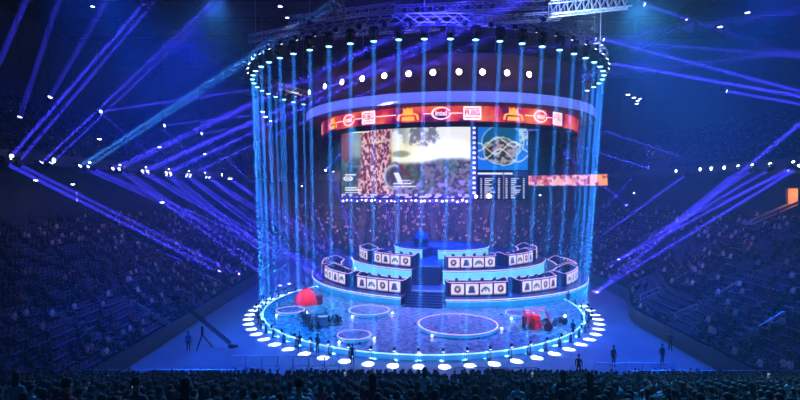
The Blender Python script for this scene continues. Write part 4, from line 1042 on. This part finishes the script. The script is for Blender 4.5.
for (px,ex,ey,eD,pw,c) in UP:
    s=fas(px); e=at(ex,ey,eD)
    beam(s,e,pw,CY if c else BL); beam(s+Vector((0,1.3,0)),e+Vector((0,1.6,.3)),pw*.7,CY if c else BL)
DN=[(4,240,283,76),(84,265,250,80),(120,270,280,76),(141,300,265,76),(165,300,285,72),(185,322,280,74),(205,330,262,80),(228,345,262,82)]
for (px,ex,ey,eD) in DN:
    s=fas(px); e=at(ex,ey,eD); beam(s,e,230); beam(s+Vector((0,1.4,0)),e+Vector((1.2,1.5,0)),170)
for (sx,sy,sD,ex,ey,eD,pw) in ((100,112,62,155,158,66,70),(100,112,62,240,92,52,90),(162,127,66,240,205,74,120),(163,126,66,300,110,60,110),(200,134,70,262,192,78,100),(200,134,70,300,118,66,80),
     (325,171,80,346,148,71,140),(326,171,80,343,206,84,120),(300,190,90,330,240,92,160),(333,170,95,350,238,92,180),(384,196,100,392,236,96,160),(470,198,95,500,172,90,60),(505,200,95,498,236,100,60)):
    beam(at(sx,sy,sD),at(ex,ey,eD),pw,BL,.22,.6,'roof on a drop pipe')
for (sx,sy,sD,ex,ey,eD,pw) in ((598,62,66,830,102,52,420),(600,40,66,830,100,50,260),(592,40,66,830,60,52,120),(640,5,60,830,70,50,160),(722,91,58,830,110,52,260),
     (575,145,80,634,164,88,200),(601,130,80,684,158,84,130),(560,150,78,583,169,86,120)):
    beam(at(sx,sy,sD),at(ex,ey,eD),pw,BL,.3,.8,'roof on a drop pipe')
for (px,ex,ey,eD,pw) in ((798,600,290,72,330),(790,615,262,80,260),(795,640,238,84,200),(770,655,236,82,180),(752,605,270,78,200),(738,670,225,86,140),(687,596,240,90,180),(633,598,215,100,110)):
    s=fas(px,'R'); beam(s,at(ex,ey,eD),pw)
# upward ones from the right front and above it
for (px,ex,ey,eD,pw) in ((798,840,95,44,120),): beam(fas(px,'R'),at(ex,ey,eD),pw)
for (sx,sy,sD,ex,ey,eD,pw) in ((845,85,48,606,285,72,380),(20,120,50,62,0,46,160),(-20,110,48,30,0,44,160),(50,100,50,110,0,46,110)):
    beam(at(sx,sy,sD),at(ex,ey,eD),pw,BL,.35,.8,'roof on a drop pipe')

# ------------------------------------------------------------------ unseen fill lights added to the hall, without fixtures
def area(name,loc,tgt,size,power,col,spread=180):
    l=bpy.data.lights.new(name,'AREA'); l.shape='DISK'; l.size=size; l.energy=power; l.color=col; l.spread=R(spread)
    o=bpy.data.objects.new(name,l); COL.objects.link(o); o.location=loc; o.rotation_euler=(Vector(tgt)-Vector(loc)).to_track_quat('-Z','Y').to_euler(); return o
def spot(name,loc,tgt,ang,power,col,rad=.8):
    """a soft-edged added fill: a disc lamp whose light leaves within the given angle"""
    f=math.sin(R(ang/2))**2; return area(name,loc,tgt,rad,power/39.5*math.pi*f,col,ang*1.15)
area('blue_fill',(0,44,34),(0,46,0),12,9000,(.006,.05,1),120)
area('blue_fill',(3,17,22.5),(3,17,0),12,11000,(.006,.13,1),120)
area('roof_fill',(0,-24,31),(0,-14,40),8,3500,(.03,.03,1))
spot('stage_fill',(-9,-1,22.6),(-9,-7,0),80,60000,(.02,.42,.9))
spot('stage_fill',(12,-1,22.6),(10,-7,0),80,50000,(.02,.35,1))
spot('stage_fill',(0,-3,22.8),(0,-7,0),80,24000,(.5,.22,.95))
spot('tier_fill',(2,-1,22.5),(4,12,3),90,45000,(.2,.3,1))
spot('red_fill',(-17,-13,22),(-14.9,-.4,1),16,60000,(1,.25,.3))
spot('red_fill',(13,-20,24),(11,-11.6,1),14,60000,(1,.3,.35))
spot('floor_fill',(30,-24,38),(19,-14,0),50,330000,(.004,.085,1))
spot('floor_fill',(-30,-24,38),(-19,-14,0),50,330000,(.004,.085,1))
for x in (-16,0,16): area('stand_fill',(x,42,19),(x,57,8),1,800,(.95,.42,.55),110)
for y in (-8,8,26): area('stand_fill',(24,y,20),(34,y,7),1,150,(.45,.2,.95),110); area('stand_fill',(-27,y,20),(-37,y,7),1,120,(.35,.18,.95),110)
for x in (-34,34): area('blue_fill',(x,12,38.5),(x,12,0),4,6500,(.003,.008,1),150)
area('crowd_fill',(16,-22,30),(8,-48,8),1.5,1700,(.06,.42,1),60)
area('crowd_fill',(-18,-22,30),(-12,-46,8),1.5,700,(.05,.3,1),60)
